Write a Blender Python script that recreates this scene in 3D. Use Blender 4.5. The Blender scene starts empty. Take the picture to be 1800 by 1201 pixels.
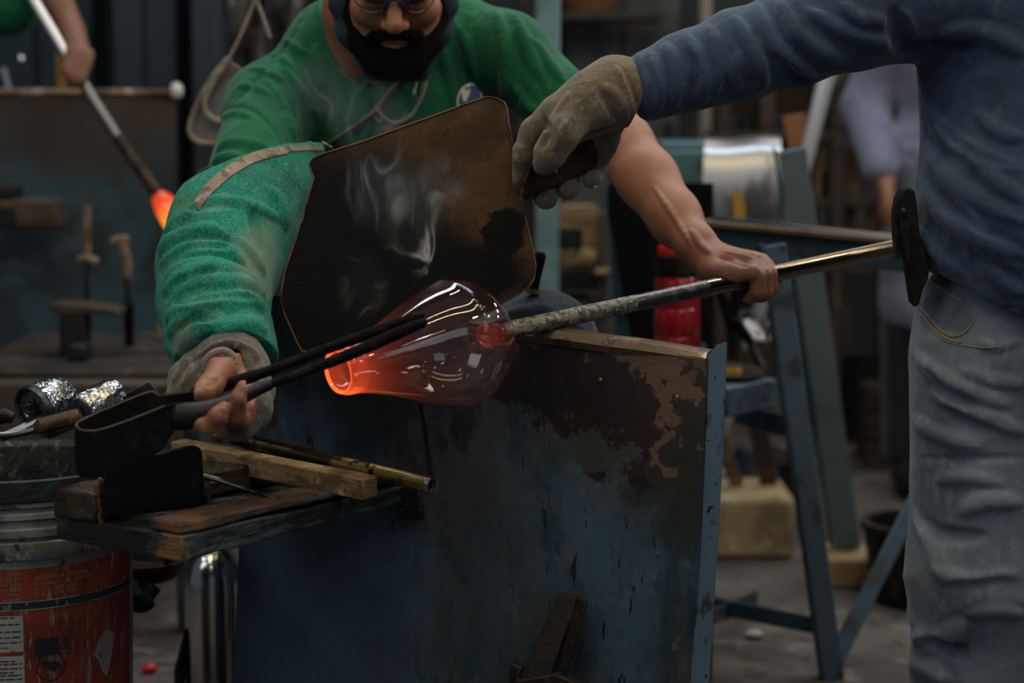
import bpy, math, random
import numpy as np
from mathutils import Vector, Matrix

random.seed(7)
SC = bpy.context.scene
COL = SC.collection

# ------------------------------------------------------------------ camera
CAM_Z = 1.10
PITCH = math.radians(7.01)
FPX = 3500.0                      # focal length in pixels of an 1800 wide frame (70 mm on 36 mm)
cam_d = bpy.data.cameras.new('camera')
cam_d.lens = 70.0
cam_d.sensor_width = 36.0
cam_d.clip_start = 0.05
cam = bpy.data.objects.new('camera', cam_d)
COL.objects.link(cam)
cam.location = (0, 0, CAM_Z)
cam.rotation_euler = (math.pi / 2 - PITCH, 0, 0)
cam_d.dof.use_dof = True
cam_d.dof.focus_distance = 2.68
cam_d.dof.aperture_fstop = 2.8
SC.camera = cam

# ------------------------------------------------------------------ world, lamps, exposure
world = bpy.data.worlds.new('workshop_air')
SC.world = world
world.use_nodes = True
wbg = world.node_tree.nodes['Background']
wbg.inputs[0].default_value = (0.58, 0.78, 1.0, 1)
wbg.inputs[1].default_value = 0.098

def area(name, loc, target, sx, sy, power, col, spread=180):
    d = bpy.data.lights.new(name, 'AREA')
    d.shape = 'RECTANGLE'; d.size = sx; d.size_y = sy
    d.energy = power; d.color = col; d.spread = math.radians(spread)
    o = bpy.data.objects.new(name, d); COL.objects.link(o)
    o.location = loc
    v = Vector(target) - Vector(loc)
    o.rotation_euler = v.to_track_quat('-Z', 'Y').to_euler()
    return o

# high skylight behind the bench, cool; soft fills from upper left and front right; warm tube lamps overhead
area('skylight', (0.3, 4.5, 4.05), (0.1, 2.9, 0.9), 3.2, 0.42, 66, (0.78, 0.9, 1.0))
area('left_fill', (-2.7, 0.6, 2.6), (-0.2, 2.8, 0.9), 1.4, 1.4, 13, (0.92, 0.97, 1.0))  # soft fill from the upper left, its source unseen
area('front_fill', (1.6, -0.6, 2.9), (-0.1, 2.7, 0.7), 1.6, 1.0, 5, (0.80, 0.92, 1.0))  # fill lamp added to brighten the front of the bench
area('tube_lamp_warm_a', (0.3, 1.7, 3.2), (0.2, 2.7, 0.9), 2.6, 0.07, 15, (1.0, 0.80, 0.42))
area('tube_lamp_warm_b', (0.3, 2.15, 3.4), (0.2, 2.7, 0.9), 2.6, 0.07, 13, (1.0, 0.80, 0.42))
for i_, (x_, y_, z_, s_, e_) in enumerate(((1.9, 3.3, 3.0, .22, 5), (2.3, 2.7, 2.6, .18, 4), (1.2, 4.0, 3.4, .2, 4), (-0.9, 1.0, 3.2, .2, 4), (0.9, 0.4, 3.0, .22, 4), (-1.6, 3.4, 3.2, .2, 4), (1.6, 1.2, 3.2, .2, 4), (-0.2, 3.7, 3.9, .16, 2), (0.6, 3.0, 3.9, .14, 2), (-1.5, 1.8, 3.3, .16, 2), (2.2, 1.6, 2.4, .16, 2), (-0.5, -0.4, 2.6, .12, 1.5), (0.4, -0.8, 2.4, .12, 1.5), (-1.9, 2.4, 2.2, .16, 2), (1.2, 0.2, 1.9, .10, 1))):
    area('glint_lamp', (x_, y_, z_), (0.0, 2.65, 0.9), s_, s_ * .7, e_, (1.0, 0.93, 0.8))  # unseen lamps added for small highlights in the glass
for i_, (x_, y_, z_, w_, e_) in enumerate(((3.3, 3.4, 2.2, .34, 7), (3.2, 4.3, 2.5, .34, 7), (3.0, 5.2, 2.7, .34, 7), (2.7, 6.1, 2.9, .34, 6), (2.0, 5.4, 3.3, .3, 6))):
    area('side_glint_lamp', (x_, y_, z_), (0.0, 2.65, 0.9), w_, w_ * .45, e_, (0.95, 0.97, 1.0))  # unseen lamps added at right rear for glints on the glass rim
area('far_lamp', (1.6, 6.6, 3.6), (1.2, 6.0, 0.6), 1.6, 0.8, 19, (1.0, 0.9, 0.75))

SC.view_settings.view_transform = 'Standard'
SC.view_settings.look = 'None'
SC.view_settings.gamma = 1.0
SC.view_settings.use_curve_mapping = False
SC.view_settings.exposure = 0.0
SC.cycles.use_denoising = True
SC.cycles.max_bounces = 10
SC.cycles.transmission_bounces = 10
SC.cycles.transparent_max_bounces = 16
SC.cycles.volume_bounces = 1
SC.cycles.volume_step_rate = 0.2
SC.cycles.volume_max_steps = 256
SC.cycles.caustics_refractive = False
SC.cycles.caustics_reflective = False
SC.cycles.sample_clamp_indirect = 4.0

# ------------------------------------------------------------------ measuring helpers
CO = np.array((0.0, 0.0, CAM_Z))
def ray(px, py):
    x = (px - 900.0) / FPX; u = (600.5 - py) / FPX
    return np.array((x, math.cos(PITCH) + u * math.sin(PITCH), -math.sin(PITCH) + u * math.cos(PITCH)))
def P(px, py, D):
    d = ray(px, py)
    return CO + d * (D / d[1])
def G(px, py, z=0.0):
    d = ray(px, py)
    return CO + d * ((z - CAM_Z) / d[2])
def ray_plane(px, py, pt, n):
    d = ray(px, py); n = np.asarray(n, float)
    return CO + d * (np.dot(np.asarray(pt) - CO, n) / np.dot(d, n))
def mpp(D): return D / FPX
def nrm(v):
    v = np.asarray(v, float); return v / max(1e-9, np.linalg.norm(v))

# ------------------------------------------------------------------ mesh helpers
WO = {}
def orient(V, F):
    """faces turned so that a closed shape's normals point outward"""
    V = np.asarray(V, float); c = V.mean(0); vol = 0.0
    if isinstance(F, np.ndarray):
        a, b, d, e = (V[F[:, i]] - c for i in range(4))
        vol = np.sum(np.einsum('ij,ij->i', a, np.cross(b, d)) + np.einsum('ij,ij->i', a, np.cross(d, e)))
        return F if vol >= 0 else F[:, ::-1].copy()
    for f in F:
        for i in range(1, len(f) - 1): vol += (V[f[0]] - c) @ np.cross(V[f[i]] - c, V[f[i + 1]] - c)
    return F if vol >= 0 else [tuple(reversed(f)) for f in F]
class M:
    """collects simple shapes that become ONE mesh"""
    def __init__(s): s.V = []; s.F = []; s.n = 0
    def add(s, V, F):
        F = orient(V, F); V = [tuple(map(float, v)) for v in V]
        s.V += V; s.F += [tuple(i + s.n for i in f) for f in F]; s.n += len(V); return s

def mk(name, m, mat=None, parent=None, label=None, cat=None, group=None, kind=None, bevel=0, seg=2, ang=35, flat=False, base=None, subsurf=0):
    if isinstance(m, M): V, F = np.array(m.V, float), m.F
    else: V = np.asarray(m[0], float); F = orient(V, m[1])
    if parent is not None: org = WO[parent.name]
    elif base is not None: org = np.array(base, float)
    else:
        lo, hi = V.min(0), V.max(0); org = np.array(((lo[0] + hi[0]) / 2, (lo[1] + hi[1]) / 2, lo[2]))
    me = bpy.data.meshes.new(name)
    L = V - org
    if isinstance(F, np.ndarray):
        nf, k = F.shape
        me.vertices.add(len(L)); me.vertices.foreach_set('co', L.astype(np.float32).ravel())
        me.loops.add(nf * k); me.loops.foreach_set('vertex_index', F.astype(np.int32).ravel())
        me.polygons.add(nf); me.polygons.foreach_set('loop_start', np.arange(0, nf * k, k, dtype=np.int32))
        me.polygons.foreach_set('loop_total', np.full(nf, k, dtype=np.int32))
        me.update(calc_edges=True)
    else:
        me.from_pydata([tuple(v) for v in L], [], F); me.update()
    if not flat:
        me.polygons.foreach_set('use_smooth', [True] * len(me.polygons))
        if not isinstance(F, np.ndarray): me.set_sharp_from_angle(angle=math.radians(ang))
    o = bpy.data.objects.new(name, me); COL.objects.link(o)
    if parent is not None: o.parent = parent
    else: o.location = org
    WO[o.name] = org
    if mat is not None: me.materials.append(mat(org) if callable(mat) else mat)
    if bevel:
        b = o.modifiers.new('bevel', 'BEVEL'); b.width = bevel; b.segments = seg; b.limit_method = 'ANGLE'; b.angle_limit = math.radians(40)
    if subsurf:
        b = o.modifiers.new('subdivision', 'SUBSURF'); b.levels = subsurf; b.render_levels = subsurf
    tag(o, label, cat, group, kind)
    return o

def tag(o, label=None, cat=None, group=None, kind=None):
    if label: o['label'] = label
    if cat: o['category'] = cat
    if group: o['group'] = group
    if kind: o['kind'] = kind
    return o

def thing(name, base, label, cat, group=None):
    o = bpy.data.objects.new(name, None); COL.objects.link(o)
    o.empty_display_size = 0.05
    o.location = tuple(map(float, base)); WO[o.name] = np.array(base, float)
    return tag(o, label, cat, group)

def frame(d, up=(0, 0, 1)):
    d = nrm(d); up = np.asarray(up, float)
    if abs(np.dot(d, up)) > 0.95: up = np.array((0.0, 1.0, 0.0))
    s = nrm(np.cross(d, up)); u = np.cross(s, d)
    return d, s, u

def tube(pts, rad, n=12, caps=True, flat=1.0, up=(0, 0, 1)):
    pts = [np.asarray(p, float) for p in pts]
    if not hasattr(rad, '__len__'): rad = [rad] * len(pts)
    V = []; F = []
    for i, p in enumerate(pts):
        a = pts[max(0, i - 1)]; b = pts[min(len(pts) - 1, i + 1)]
        d, s, u = frame(b - a, up)
        for k in range(n):
            t = 2 * math.pi * k / n
            V.append(p + rad[i] * (math.cos(t) * s + math.sin(t) * u * flat))
    for i in range(len(pts) - 1):
        for k in range(n):
            a = i * n + k; b = i * n + (k + 1) % n
            F.append((a, b, b + n, a + n))
    if caps:
        F.append(tuple(range(n - 1, -1, -1))); F.append(tuple((len(pts) - 1) * n + k for k in range(n)))
    return V, F

def smooth_path(pts, k=6):
    """Catmull-Rom through the points (any dimension)"""
    pts = [np.asarray(p, float) for p in pts]
    q = [2 * pts[0] - pts[1]] + pts + [2 * pts[-1] - pts[-2]]
    out = []
    for i in range(1, len(q) - 2):
        for j in range(k):
            t = j / k
            out.append(0.5 * ((2 * q[i]) + (-q[i - 1] + q[i + 1]) * t + (2 * q[i - 1] - 5 * q[i] + 4 * q[i + 1] - q[i + 2]) * t * t
                              + (-q[i - 1] + 3 * q[i] - 3 * q[i + 1] + q[i + 2]) * t ** 3))
    out.append(pts[-1]); return out

def lathe(prof, org=(0, 0, 0), axis=(0, 0, 1), n=48, closed=False):
    """prof: (radius, distance along axis) pairs"""
    d, s, u = frame(axis, (0, 1, 0) if abs(nrm(axis)[2]) > 0.9 else (0, 0, 1)); org = np.asarray(org, float)
    V = []; F = []
    for r, h in prof:
        for k in range(n):
            t = 2 * math.pi * k / n
            V.append(org + d * h + r * (math.cos(t) * s + math.sin(t) * u))
    m = len(prof)
    for i in range(m if closed else m - 1):
        j = (i + 1) % m
        for k in range(n):
            k2 = (k + 1) % n
            F.append((i * n + k, i * n + k2, j * n + k2, j * n + k))
    return V, F

def box(a, b, w, h, up=(0, 0, 1), jit=0.0):
    """bar from a to b, w wide, h high"""
    a = np.asarray(a, float); b = np.asarray(b, float)
    d, s, u = frame(b - a, up)
    V = []
    for p in (a, b):
        for (x, y) in ((-1, -1), (1, -1), (1, 1), (-1, 1)):
            V.append(p + s * x * w / 2 + u * y * h / 2 + np.array([random.uniform(-jit, jit) for _ in range(3)]))
    return V, [(3, 2, 1, 0), (4, 5, 6, 7), (0, 1, 5, 4), (1, 2, 6, 5), (2, 3, 7, 6), (3, 0, 4, 7)]

def abox(lo, hi):
    (x0, y0, z0), (x1, y1, z1) = lo, hi
    V = [(x0, y0, z0), (x1, y0, z0), (x1, y1, z0), (x0, y1, z0), (x0, y0, z1), (x1, y0, z1), (x1, y1, z1), (x0, y1, z1)]
    return V, [(3, 2, 1, 0), (4, 5, 6, 7), (0, 1, 5, 4), (1, 2, 6, 5), (2, 3, 7, 6), (3, 0, 4, 7)]

def prism(poly, off):
    """closed polygon (3d) given thickness along off"""
    poly = [np.asarray(p, float) for p in poly]; off = np.asarray(off, float); n = len(poly)
    V = poly + [p + off for p in poly]
    F = [tuple(range(n)), tuple(range(2 * n - 1, n - 1, -1))]
    for i in range(n):
        j = (i + 1) % n; F.append((j, i, i + n, j + n))
    return V, F

def ball(c, r, n=16, m=10):
    r = np.ones(3) * r if not hasattr(r, '__len__') else np.asarray(r, float)
    V = [np.asarray(c) + r * np.array((0, 0, -1.0))]; F = []
    for i in range(1, m):
        f = -math.pi / 2 + math.pi * i / m
        for k in range(n):
            t = 2 * math.pi * k / n
            V.append(np.asarray(c) + r * np.array((math.cos(f) * math.cos(t), math.cos(f) * math.sin(t), math.sin(f))))
    V.append(np.asarray(c) + r * np.array((0, 0, 1.0)))
    for k in range(n): F.append((0, 1 + (k + 1) % n, 1 + k))
    for i in range(m - 2):
        for k in range(n):
            a = 1 + i * n + k; b = 1 + i * n + (k + 1) % n; F.append((a, b, b + n, a + n))
    L = len(V) - 1; q = 1 + (m - 2) * n
    for k in range(n): F.append((q + k, q + (k + 1) % n, L))
    return V, F

def sheet(rows, thick):
    """grid of 3d points -> closed thin sheet"""
    R = np.array([[np.asarray(p, float) for p in r] for r in rows]); a, b = R.shape[:2]
    du = np.gradient(R, axis=1); dv = np.gradient(R, axis=0)
    N = np.cross(du, dv); N /= np.maximum(1e-9, np.linalg.norm(N, axis=2, keepdims=True))
    V = np.concatenate([(R + N * thick / 2).reshape(-1, 3), (R - N * thick / 2).reshape(-1, 3)]); m = a * b; F = []
    for i in range(a - 1):
        for j in range(b - 1):
            q = (i * b + j, i * b + j + 1, (i + 1) * b + j + 1, (i + 1) * b + j)
            F.append(q); F.append(tuple(x + m for x in reversed(q)))
    def edge(ids):
        for x, y in zip(ids[:-1], ids[1:]): F.append((y, x, x + m, y + m))
    edge([j for j in range(b)]); edge([(a - 1) * b + j for j in range(b - 1, -1, -1)])
    edge([i * b for i in range(a - 1, -1, -1)]); edge([i * b + b - 1 for i in range(a)])
    return V, F

# ------------------------------------------------------------------ implicit surfaces (bodies, clothes, gloves)
class Field:
    def __init__(s, lo, hi, h):
        s.lo = np.asarray(lo, np.float32); s.h = h
        s.n = [int(math.ceil((b - a) / h)) + 1 for a, b in zip(lo, hi)]
        s.ax = [(s.lo[i] + np.arange(s.n[i]) * h).astype(np.float32) for i in range(3)]
        s.D = np.full(s.n, 0.5, np.float32)
    def sl(s, lo, hi, pad):
        r = []
        for i in range(3):
            a = int(max(0, math.floor((lo[i] - pad - s.lo[i]) / s.h))); b = int(min(s.n[i], math.ceil((hi[i] + pad - s.lo[i]) / s.h) + 1))
            if b <= a: return None
            r.append(slice(a, b))
        return tuple(r)
    def pts(s, r):
        return s.ax[0][r[0]][:, None, None], s.ax[1][r[1]][None, :, None], s.ax[2][r[2]][None, None, :]
    def comb(s, r, d, k, sub=False):
        a = s.D[r]
        if sub:
            if k <= 0: s.D[r] = np.maximum(a, -d); return
            t = np.clip(0.5 - 0.5 * (a + d) / k, 0, 1)
            s.D[r] = a * (1 - t) + (-d) * t + k * t * (1 - t); return
        if k <= 0: s.D[r] = np.minimum(a, d); return
        t = np.clip(0.5 + 0.5 * (a - d) / k, 0, 1)
        s.D[r] = a * (1 - t) + d * t - k * t * (1 - t)
    def cap(s, a, b, ra, rb=None, k=0.012, sub=False, flat=None):
        """tapered limb; flat=(direction, factor) squashes it along a direction"""
        rb = ra if rb is None else rb
        a = np.asarray(a, float); b = np.asarray(b, float); R = max(ra, rb)
        r = s.sl(np.minimum(a, b) - R, np.maximum(a, b) + R, k + 0.02)
        if r is None: return s
        x, y, z = s.pts(r); v = b - a; L = max(1e-9, float(v @ v))
        dx, dy, dz = x - a[0], y - a[1], z - a[2]
        t = np.clip((dx * v[0] + dy * v[1] + dz * v[2]) / L, 0, 1)
        qx, qy, qz = dx - t * v[0], dy - t * v[1], dz - t * v[2]
        if flat is not None:
            n = nrm(flat[0]); c = qx * n[0] + qy * n[1] + qz * n[2]; g = c * (1.0 / flat[1] - 1.0)
            qx, qy, qz = qx + g * n[0], qy + g * n[1], qz + g * n[2]
            d = np.sqrt(qx * qx + qy * qy + qz * qz) - (ra + (rb - ra) * t)
            d = d * (0.5 + 0.5 * flat[1])
        else:
            d = np.sqrt(qx * qx + qy * qy + qz * qz) - (ra + (rb - ra) * t)
        s.comb(r, d.astype(np.float32), k, sub); return s
    def chain(s, pts, rad, k=0.01, sub=False, flat=None):
        if not hasattr(rad, '__len__'): rad = [rad] * len(pts)
        for i in range(len(pts) - 1): s.cap(pts[i], pts[i + 1], rad[i], rad[i + 1], k, sub, flat)
        return s
    def ell(s, c, rad, k=0.02, rot=None, sub=False):
        c = np.asarray(c, float); rad = np.asarray(rad, float) if hasattr(rad, '__len__') else np.ones(3) * rad
        R = rad.max() if rot is not None else rad
        r = s.sl(c - R, c + R, k + 0.02)
        if r is None: return s
        x, y, z = s.pts(r); dx, dy, dz = x - c[0], y - c[1], z - c[2]
        if rot is not None:
            A = [np.asarray(v, float) for v in rot]
            dx, dy, dz = [dx * v[0] + dy * v[1] + dz * v[2] for v in A]
        dx, dy, dz = np.broadcast_arrays(dx, dy, dz)
        k0 = np.sqrt((dx / rad[0]) ** 2 + (dy / rad[1]) ** 2 + (dz / rad[2]) ** 2)
        k1 = np.sqrt((dx / rad[0] ** 2) ** 2 + (dy / rad[1] ** 2) ** 2 + (dz / rad[2] ** 2) ** 2)
        d = k0 * (k0 - 1.0) / np.maximum(k1, 1e-6)
        s.comb(r, d.astype(np.float32), k, sub); return s
    def clip(s, p, n, k=0.0):
        """cut away the side n points to"""
        n = nrm(n); p = np.asarray(p, float)
        x, y, z = s.pts((slice(None),) * 3)
        d = (x - p[0]) * n[0] + (y - p[1]) * n[1] + (z - p[2]) * n[2]
        s.D = np.maximum(s.D, d.astype(np.float32)); return s
    def wrinkle(s, fn, band=0.03):
        i = np.nonzero(np.abs(s.D) < band)
        p = np.stack([s.ax[a][i[a]] for a in range(3)], 1)
        s.D[i] += fn(p).astype(np.float32); return s
    def val(s, p):
        q = (np.asarray(p) - s.lo) / s.h
        i = np.floor(q).astype(int)
        ok = np.all((i >= 0) & (i < np.array(s.n) - 1), axis=1)
        i = np.clip(i, 0, np.array(s.n) - 2); f = np.clip(q - i, 0, 1)
        o = 0
        for a in (0, 1):
            for b in (0, 1):
                for c in (0, 1):
                    w = (f[:, 0] if a else 1 - f[:, 0]) * (f[:, 1] if b else 1 - f[:, 1]) * (f[:, 2] if c else 1 - f[:, 2])
                    o = o + w * s.D[i[:, 0] + a, i[:, 1] + b, i[:, 2] + c]
        return np.where(ok, o, 0.5)
    def hit(s, px, py, ):
        d = ray(px, py); d = d / d[1]
        y0, y1 = s.ax[1][0], s.ax[1][-1]
        t = np.arange(y0, y1, s.h * 0.5); pts = CO + t[:, None] * d
        v = s.val(pts); j = np.nonzero(v < 0)[0]
        if len(j) == 0: return None
        j = j[0]
        if j > 0:
            f = v[j - 1] / (v[j - 1] - v[j] + 1e-9); return pts[j - 1] + (pts[j] - pts[j - 1]) * f
        return pts[j]
    def ridge(s, pix, r=0.008, sink=0.5, k=None, groove=False, n=5):
        """a fold of the cloth that follows the surface under a line of the photograph"""
        path = smooth_path(pix, n); hp = []
        for q in path:
            p = s.hit(q[0], q[1])
            if p is not None: hp.append((p, q))
        if len(hp) < 2: return s
        k = r * 0.9 if k is None else k; m = len(hp); pts = []; rad = []
        for i, (p, q) in enumerate(hp):
            t = i / (m - 1); w = max(0.3, min(1.0, math.sin(math.pi * (0.08 + 0.84 * t)) * 1.25))
            d = nrm(p - CO); pts.append(p + d * r * w * (sink if not groove else -sink)); rad.append(r * w)
        for i in range(m - 1):
            if np.linalg.norm(pts[i + 1] - pts[i]) < 0.09: s.cap(pts[i], pts[i + 1], rad[i], rad[i + 1], k, groove)
        return s
    def mesh(s):
        D = s.D
        for a in range(3):
            sl = [slice(None)] * 3
            sl[a] = 0; D[tuple(sl)] = np.maximum(D[tuple(sl)], s.h * 0.6)
            sl[a] = -1; D[tuple(sl)] = np.maximum(D[tuple(sl)], s.h * 0.6)
        S = D < 0
        c = np.zeros([n - 1 for n in s.n], np.int8)
        for a in (0, 1):
            for b in (0, 1):
                for e in (0, 1):
                    c += S[a:a + s.n[0] - 1, b:b + s.n[1] - 1, e:e + s.n[2] - 1]
        act = (c > 0) & (c < 8)
        I = np.argwhere(act); N = len(I)
        cv = np.empty((N, 8), np.float32); cs = [(a, b, e) for a in (0, 1) for b in (0, 1) for e in (0, 1)]
        for j, (a, b, e) in enumerate(cs): cv[:, j] = D[I[:, 0] + a, I[:, 1] + b, I[:, 2] + e]
        acc = np.zeros((N, 3), np.float32); cnt = np.zeros(N, np.float32)
        for j in range(8):
            for l in range(j + 1, 8):
                dif = [cs[l][q] - cs[j][q] for q in range(3)]
                if sum(abs(q) for q in dif) != 1: continue
                m = (cv[:, j] < 0) != (cv[:, l] < 0)
                t = cv[m, j] / (cv[m, j] - cv[m, l])
                acc[m] += np.array(cs[j], np.float32) + t[:, None] * np.array(dif, np.float32); cnt[m] += 1
        V = s.lo + s.h * (I + acc / cnt[:, None])
        vid = np.full(act.shape, -1, np.int64); vid[act] = np.arange(N)
        Q = []
        for a in range(3):
            b, e = (a + 1) % 3, (a + 2) % 3
            s0 = [slice(1, -1)] * 3; s1 = [slice(1, -1)] * 3
            s0[a] = slice(0, -1); s1[a] = slice(1, None)
            A = S[tuple(s0)]; B = S[tuple(s1)]
            for flip, mk_ in ((False, A & ~B), (True, B & ~A)):
                E = np.argwhere(mk_)
                if not len(E): continue
                E[:, b] += 1; E[:, e] += 1
                o = []
                for (q, w) in ((0, 0), (1, 0), (1, 1), (0, 1)):
                    g = E.copy(); g[:, b] -= q; g[:, e] -= w; o.append(vid[g[:, 0], g[:, 1], g[:, 2]])
                o = np.stack(o, 1)
                Q.append(o[:, ::-1] if flip else o)
        Q = np.concatenate(Q); Q = Q[(Q >= 0).all(1)]
        return V.astype(float), Q

def join(*ms):
    V = []; F = []; n = 0
    for v, f in ms: V.append(v); F.append(f + n); n += len(v)
    return np.concatenate(V), np.concatenate(F)

_rs = np.random.RandomState(11)
def waves(p, freq, seed=0, n=5, stretch=(1, 1, 1)):
    g = np.random.RandomState(seed); o = 0
    for i in range(n):
        k = g.normal(size=3); k = k / np.linalg.norm(k) * freq * (0.6 + 0.8 * g.rand()) * np.asarray(stretch)
        o = o + np.sin(p @ k + g.rand() * 6.28)
    return o / n
def creases(p, freq, seed, stretch=(1, 1, 1)):
    """sharp edged soft folds, 0..1"""
    q = p + np.stack([waves(p, freq * .55, seed + 20 + i, 4) for i in range(3)], 1) * (1.6 / freq)
    w = waves(q, freq, seed, 5, stretch) + 0.5 * waves(q, freq * 2.1, seed + 5, 4, stretch)
    m = np.clip(waves(p, freq * .4, seed + 9, 4) * 1.4 + .55, 0, 1)
    return (1 - np.abs(np.clip(w * 1.9, -1, 1))) ** 2 * m

# ------------------------------------------------------------------ materials
def _node(nt, t, **kw):
    n = nt.nodes.new(t)
    for k, v in kw.items(): setattr(n, k, v)
    return n
def mat(name, base, rough=0.6, metal=0.0, layers=(), blobs=(), bump=(), spec=0.5, sheen=0, coat=0, trans=0, emit=None, ior=1.45, aniso=0, org=None, alpha=None, sss=0):
    m = bpy.data.materials.new(name); m.use_nodes = True; nt = m.node_tree; L = nt.links
    b = nt.nodes['Principled BSDF']
    tc = _node(nt, 'ShaderNodeTexCoord')
    def noise(scale, detail=5, stretch=(1, 1, 1), rgh=0.6, dist=0.0, off=0.0):
        mp = _node(nt, 'ShaderNodeMapping'); mp.inputs['Scale'].default_value = stretch; mp.inputs['Location'].default_value = (off, off * 1.7, off * 0.6)
        L.new(tc.outputs['Object'], mp.inputs['Vector'])
        n = _node(nt, 'ShaderNodeTexNoise'); n.inputs['Scale'].default_value = scale; n.inputs['Detail'].default_value = detail
        n.inputs['Roughness'].default_value = rgh; n.inputs['Distortion'].default_value = dist
        L.new(mp.outputs[0], n.inputs['Vector'])
        q = _node(nt, 'ShaderNodeMath', operation='MULTIPLY_ADD'); q.inputs[1].default_value = 1.5; q.inputs[2].default_value = -.25
        L.new(n.outputs['Fac'], q.inputs[0]); return q.outputs[0]
    def rng(src, lo, hi):
        r = _node(nt, 'ShaderNodeMapRange'); r.interpolation_type = 'SMOOTHSTEP'
        r.inputs['From Min'].default_value = lo; r.inputs['From Max'].default_value = hi
        L.new(src, r.inputs['Value']); return r.outputs[0]
    def mth(op, a, c):
        q = _node(nt, 'ShaderNodeMath', operation=op)
        for i, v in enumerate((a, c)):
            if isinstance(v, (int, float)): q.inputs[i].default_value = v
            else: L.new(v, q.inputs[i])
        return q.outputs[0]
    col = None; rg = None; mt = None
    def mix(fac, c, cur, kind='RGBA'):
        q = _node(nt, 'ShaderNodeMix', data_type=kind)
        ia, ib, io = (6, 7, 2) if kind == 'RGBA' else (2, 3, 0)
        L.new(fac, q.inputs[0])
        if isinstance(cur, (tuple, list)): q.inputs[ia].default_value = (*cur[:3], 1)
        elif isinstance(cur, (int, float)): q.inputs[ia].default_value = cur
        else: L.new(cur, q.inputs[ia])
        if kind == 'RGBA': q.inputs[ib].default_value = (*c[:3], 1)
        else: q.inputs[ib].default_value = c
        return q.outputs[io]
    col = base; rg = rough; mt = metal
    todo = [('l', l) for l in layers] + [('b', q) for q in blobs]
    for i, (kd, l) in enumerate(todo):
        if kd == 'l':
            f = rng(noise(l.get('scale', 8), l.get('detail', 6), l.get('stretch', (1, 1, 1)), l.get('rgh', 0.6), l.get('dist', 0), l.get('off', i * 3.1)), l.get('lo', 0.45), l.get('hi', 0.6))
        else:
            o3 = (0, 0, 0) if org is None else org
            c = [a - e for a, e in zip(l['c'], o3)]; r = l['r']
            v1 = _node(nt, 'ShaderNodeVectorMath', operation='SUBTRACT'); v1.inputs[1].default_value = c; L.new(tc.outputs['Object'], v1.inputs[0])
            v2 = _node(nt, 'ShaderNodeVectorMath', operation='DIVIDE'); v2.inputs[1].default_value = r; L.new(v1.outputs[0], v2.inputs[0])
            v3 = _node(nt, 'ShaderNodeVectorMath', operation='LENGTH'); L.new(v2.outputs[0], v3.inputs[0])
            nz = noise(l.get('scale', 14), l.get('detail', 7), l.get('stretch', (1, 1, 1)), 0.65, 0.3, i * 2.3)
            d = mth('ADD', v3.outputs['Value'], mth('MULTIPLY', mth('SUBTRACT', nz, 0.5), l.get('noise', 1.6)))
            q = mth('SUBTRACT', 1.0, d)
            f = rng(q, -l.get('soft', 0.25), l.get('soft', 0.25))
        if l.get('amt', 1) != 1: f = mth('MULTIPLY', f, l['amt'])
        if l.get('col') is not None: col = mix(f, l['col'], col)
        if l.get('rough') is not None: rg = mix(f, l['rough'], rg, 'FLOAT')
        if l.get('metal') is not None: mt = mix(f, l['metal'], mt, 'FLOAT')
    def put(sock, v):
        if isinstance(v, (int, float)): b.inputs[sock].default_value = v
        elif isinstance(v, (tuple, list)): b.inputs[sock].default_value = (*v[:3], 1)
        else: L.new(v, b.inputs[sock])
    put('Base Color', col); put('Roughness', rg); put('Metallic', mt)
    b.inputs['Specular IOR Level'].default_value = spec; b.inputs['IOR'].default_value = ior
    b.inputs['Sheen Weight'].default_value = sheen; b.inputs['Coat Weight'].default_value = coat
    if sheen: b.inputs['Sheen Roughness'].default_value = 0.45
    b.inputs['Transmission Weight'].default_value = trans
    if sss: b.inputs['Subsurface Weight'].default_value = sss; b.inputs['Subsurface Radius'].default_value = (0.012, 0.005, 0.003); b.inputs['Subsurface Scale'].default_value = 0.5
    if emit: b.inputs['Emission Color'].default_value = (*emit[:3], 1); b.inputs['Emission Strength'].default_value = emit[3]
    last = None
    for bp in bump:
        sc_, st = bp[0], bp[1]; stretch = bp[2] if len(bp) > 2 else (1, 1, 1); dist = bp[3] if len(bp) > 3 else 0.002
        q = _node(nt, 'ShaderNodeBump'); q.inputs['Strength'].default_value = st; q.inputs['Distance'].default_value = dist
        L.new(noise(sc_, 4, stretch, 0.6, 0, sc_ * 0.37), q.inputs['Height'])
        if last is not None: L.new(last, q.inputs['Normal'])
        last = q.outputs[0]
    if last is not None: L.new(last, b.inputs['Normal'])
    return m
# ------------------------------------------------------------------ shared materials
BLUE = (0.066, 0.108, 0.168); TEAL = (0.060, 0.130, 0.150); RUST = (0.10, 0.045, 0.02); SOOT = (0.012, 0.012, 0.013)
m_black = mat('blackened_steel', (0.012, 0.012, 0.013), 0.42, 0.6, [dict(col=(0.035, 0.028, 0.02), scale=22, lo=.5, hi=.7, rough=.6)], bump=[(140, .25, (1, 1, 1), .001)])
m_steel = mat('worn_steel', (0.30, 0.30, 0.31), 0.30, 1.0, [dict(col=(0.12, 0.09, 0.07), scale=30, lo=.5, hi=.68, rough=.55)])
m_blue = mat('blue_paint', BLUE, 0.5, 0, [dict(col=(0.03, 0.05, 0.06), scale=16, lo=.56, hi=.72), dict(col=(0.10, 0.06, 0.035), scale=42, lo=.66, hi=.74, rough=.8)], bump=[(60, .15)])
m_blue_dark = mat('dark_blue_paint', (0.022, 0.055, 0.085), 0.5, 0, [dict(col=(0.015, 0.02, 0.025), scale=9, lo=.5, hi=.7)], bump=[(40, .15)])
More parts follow.
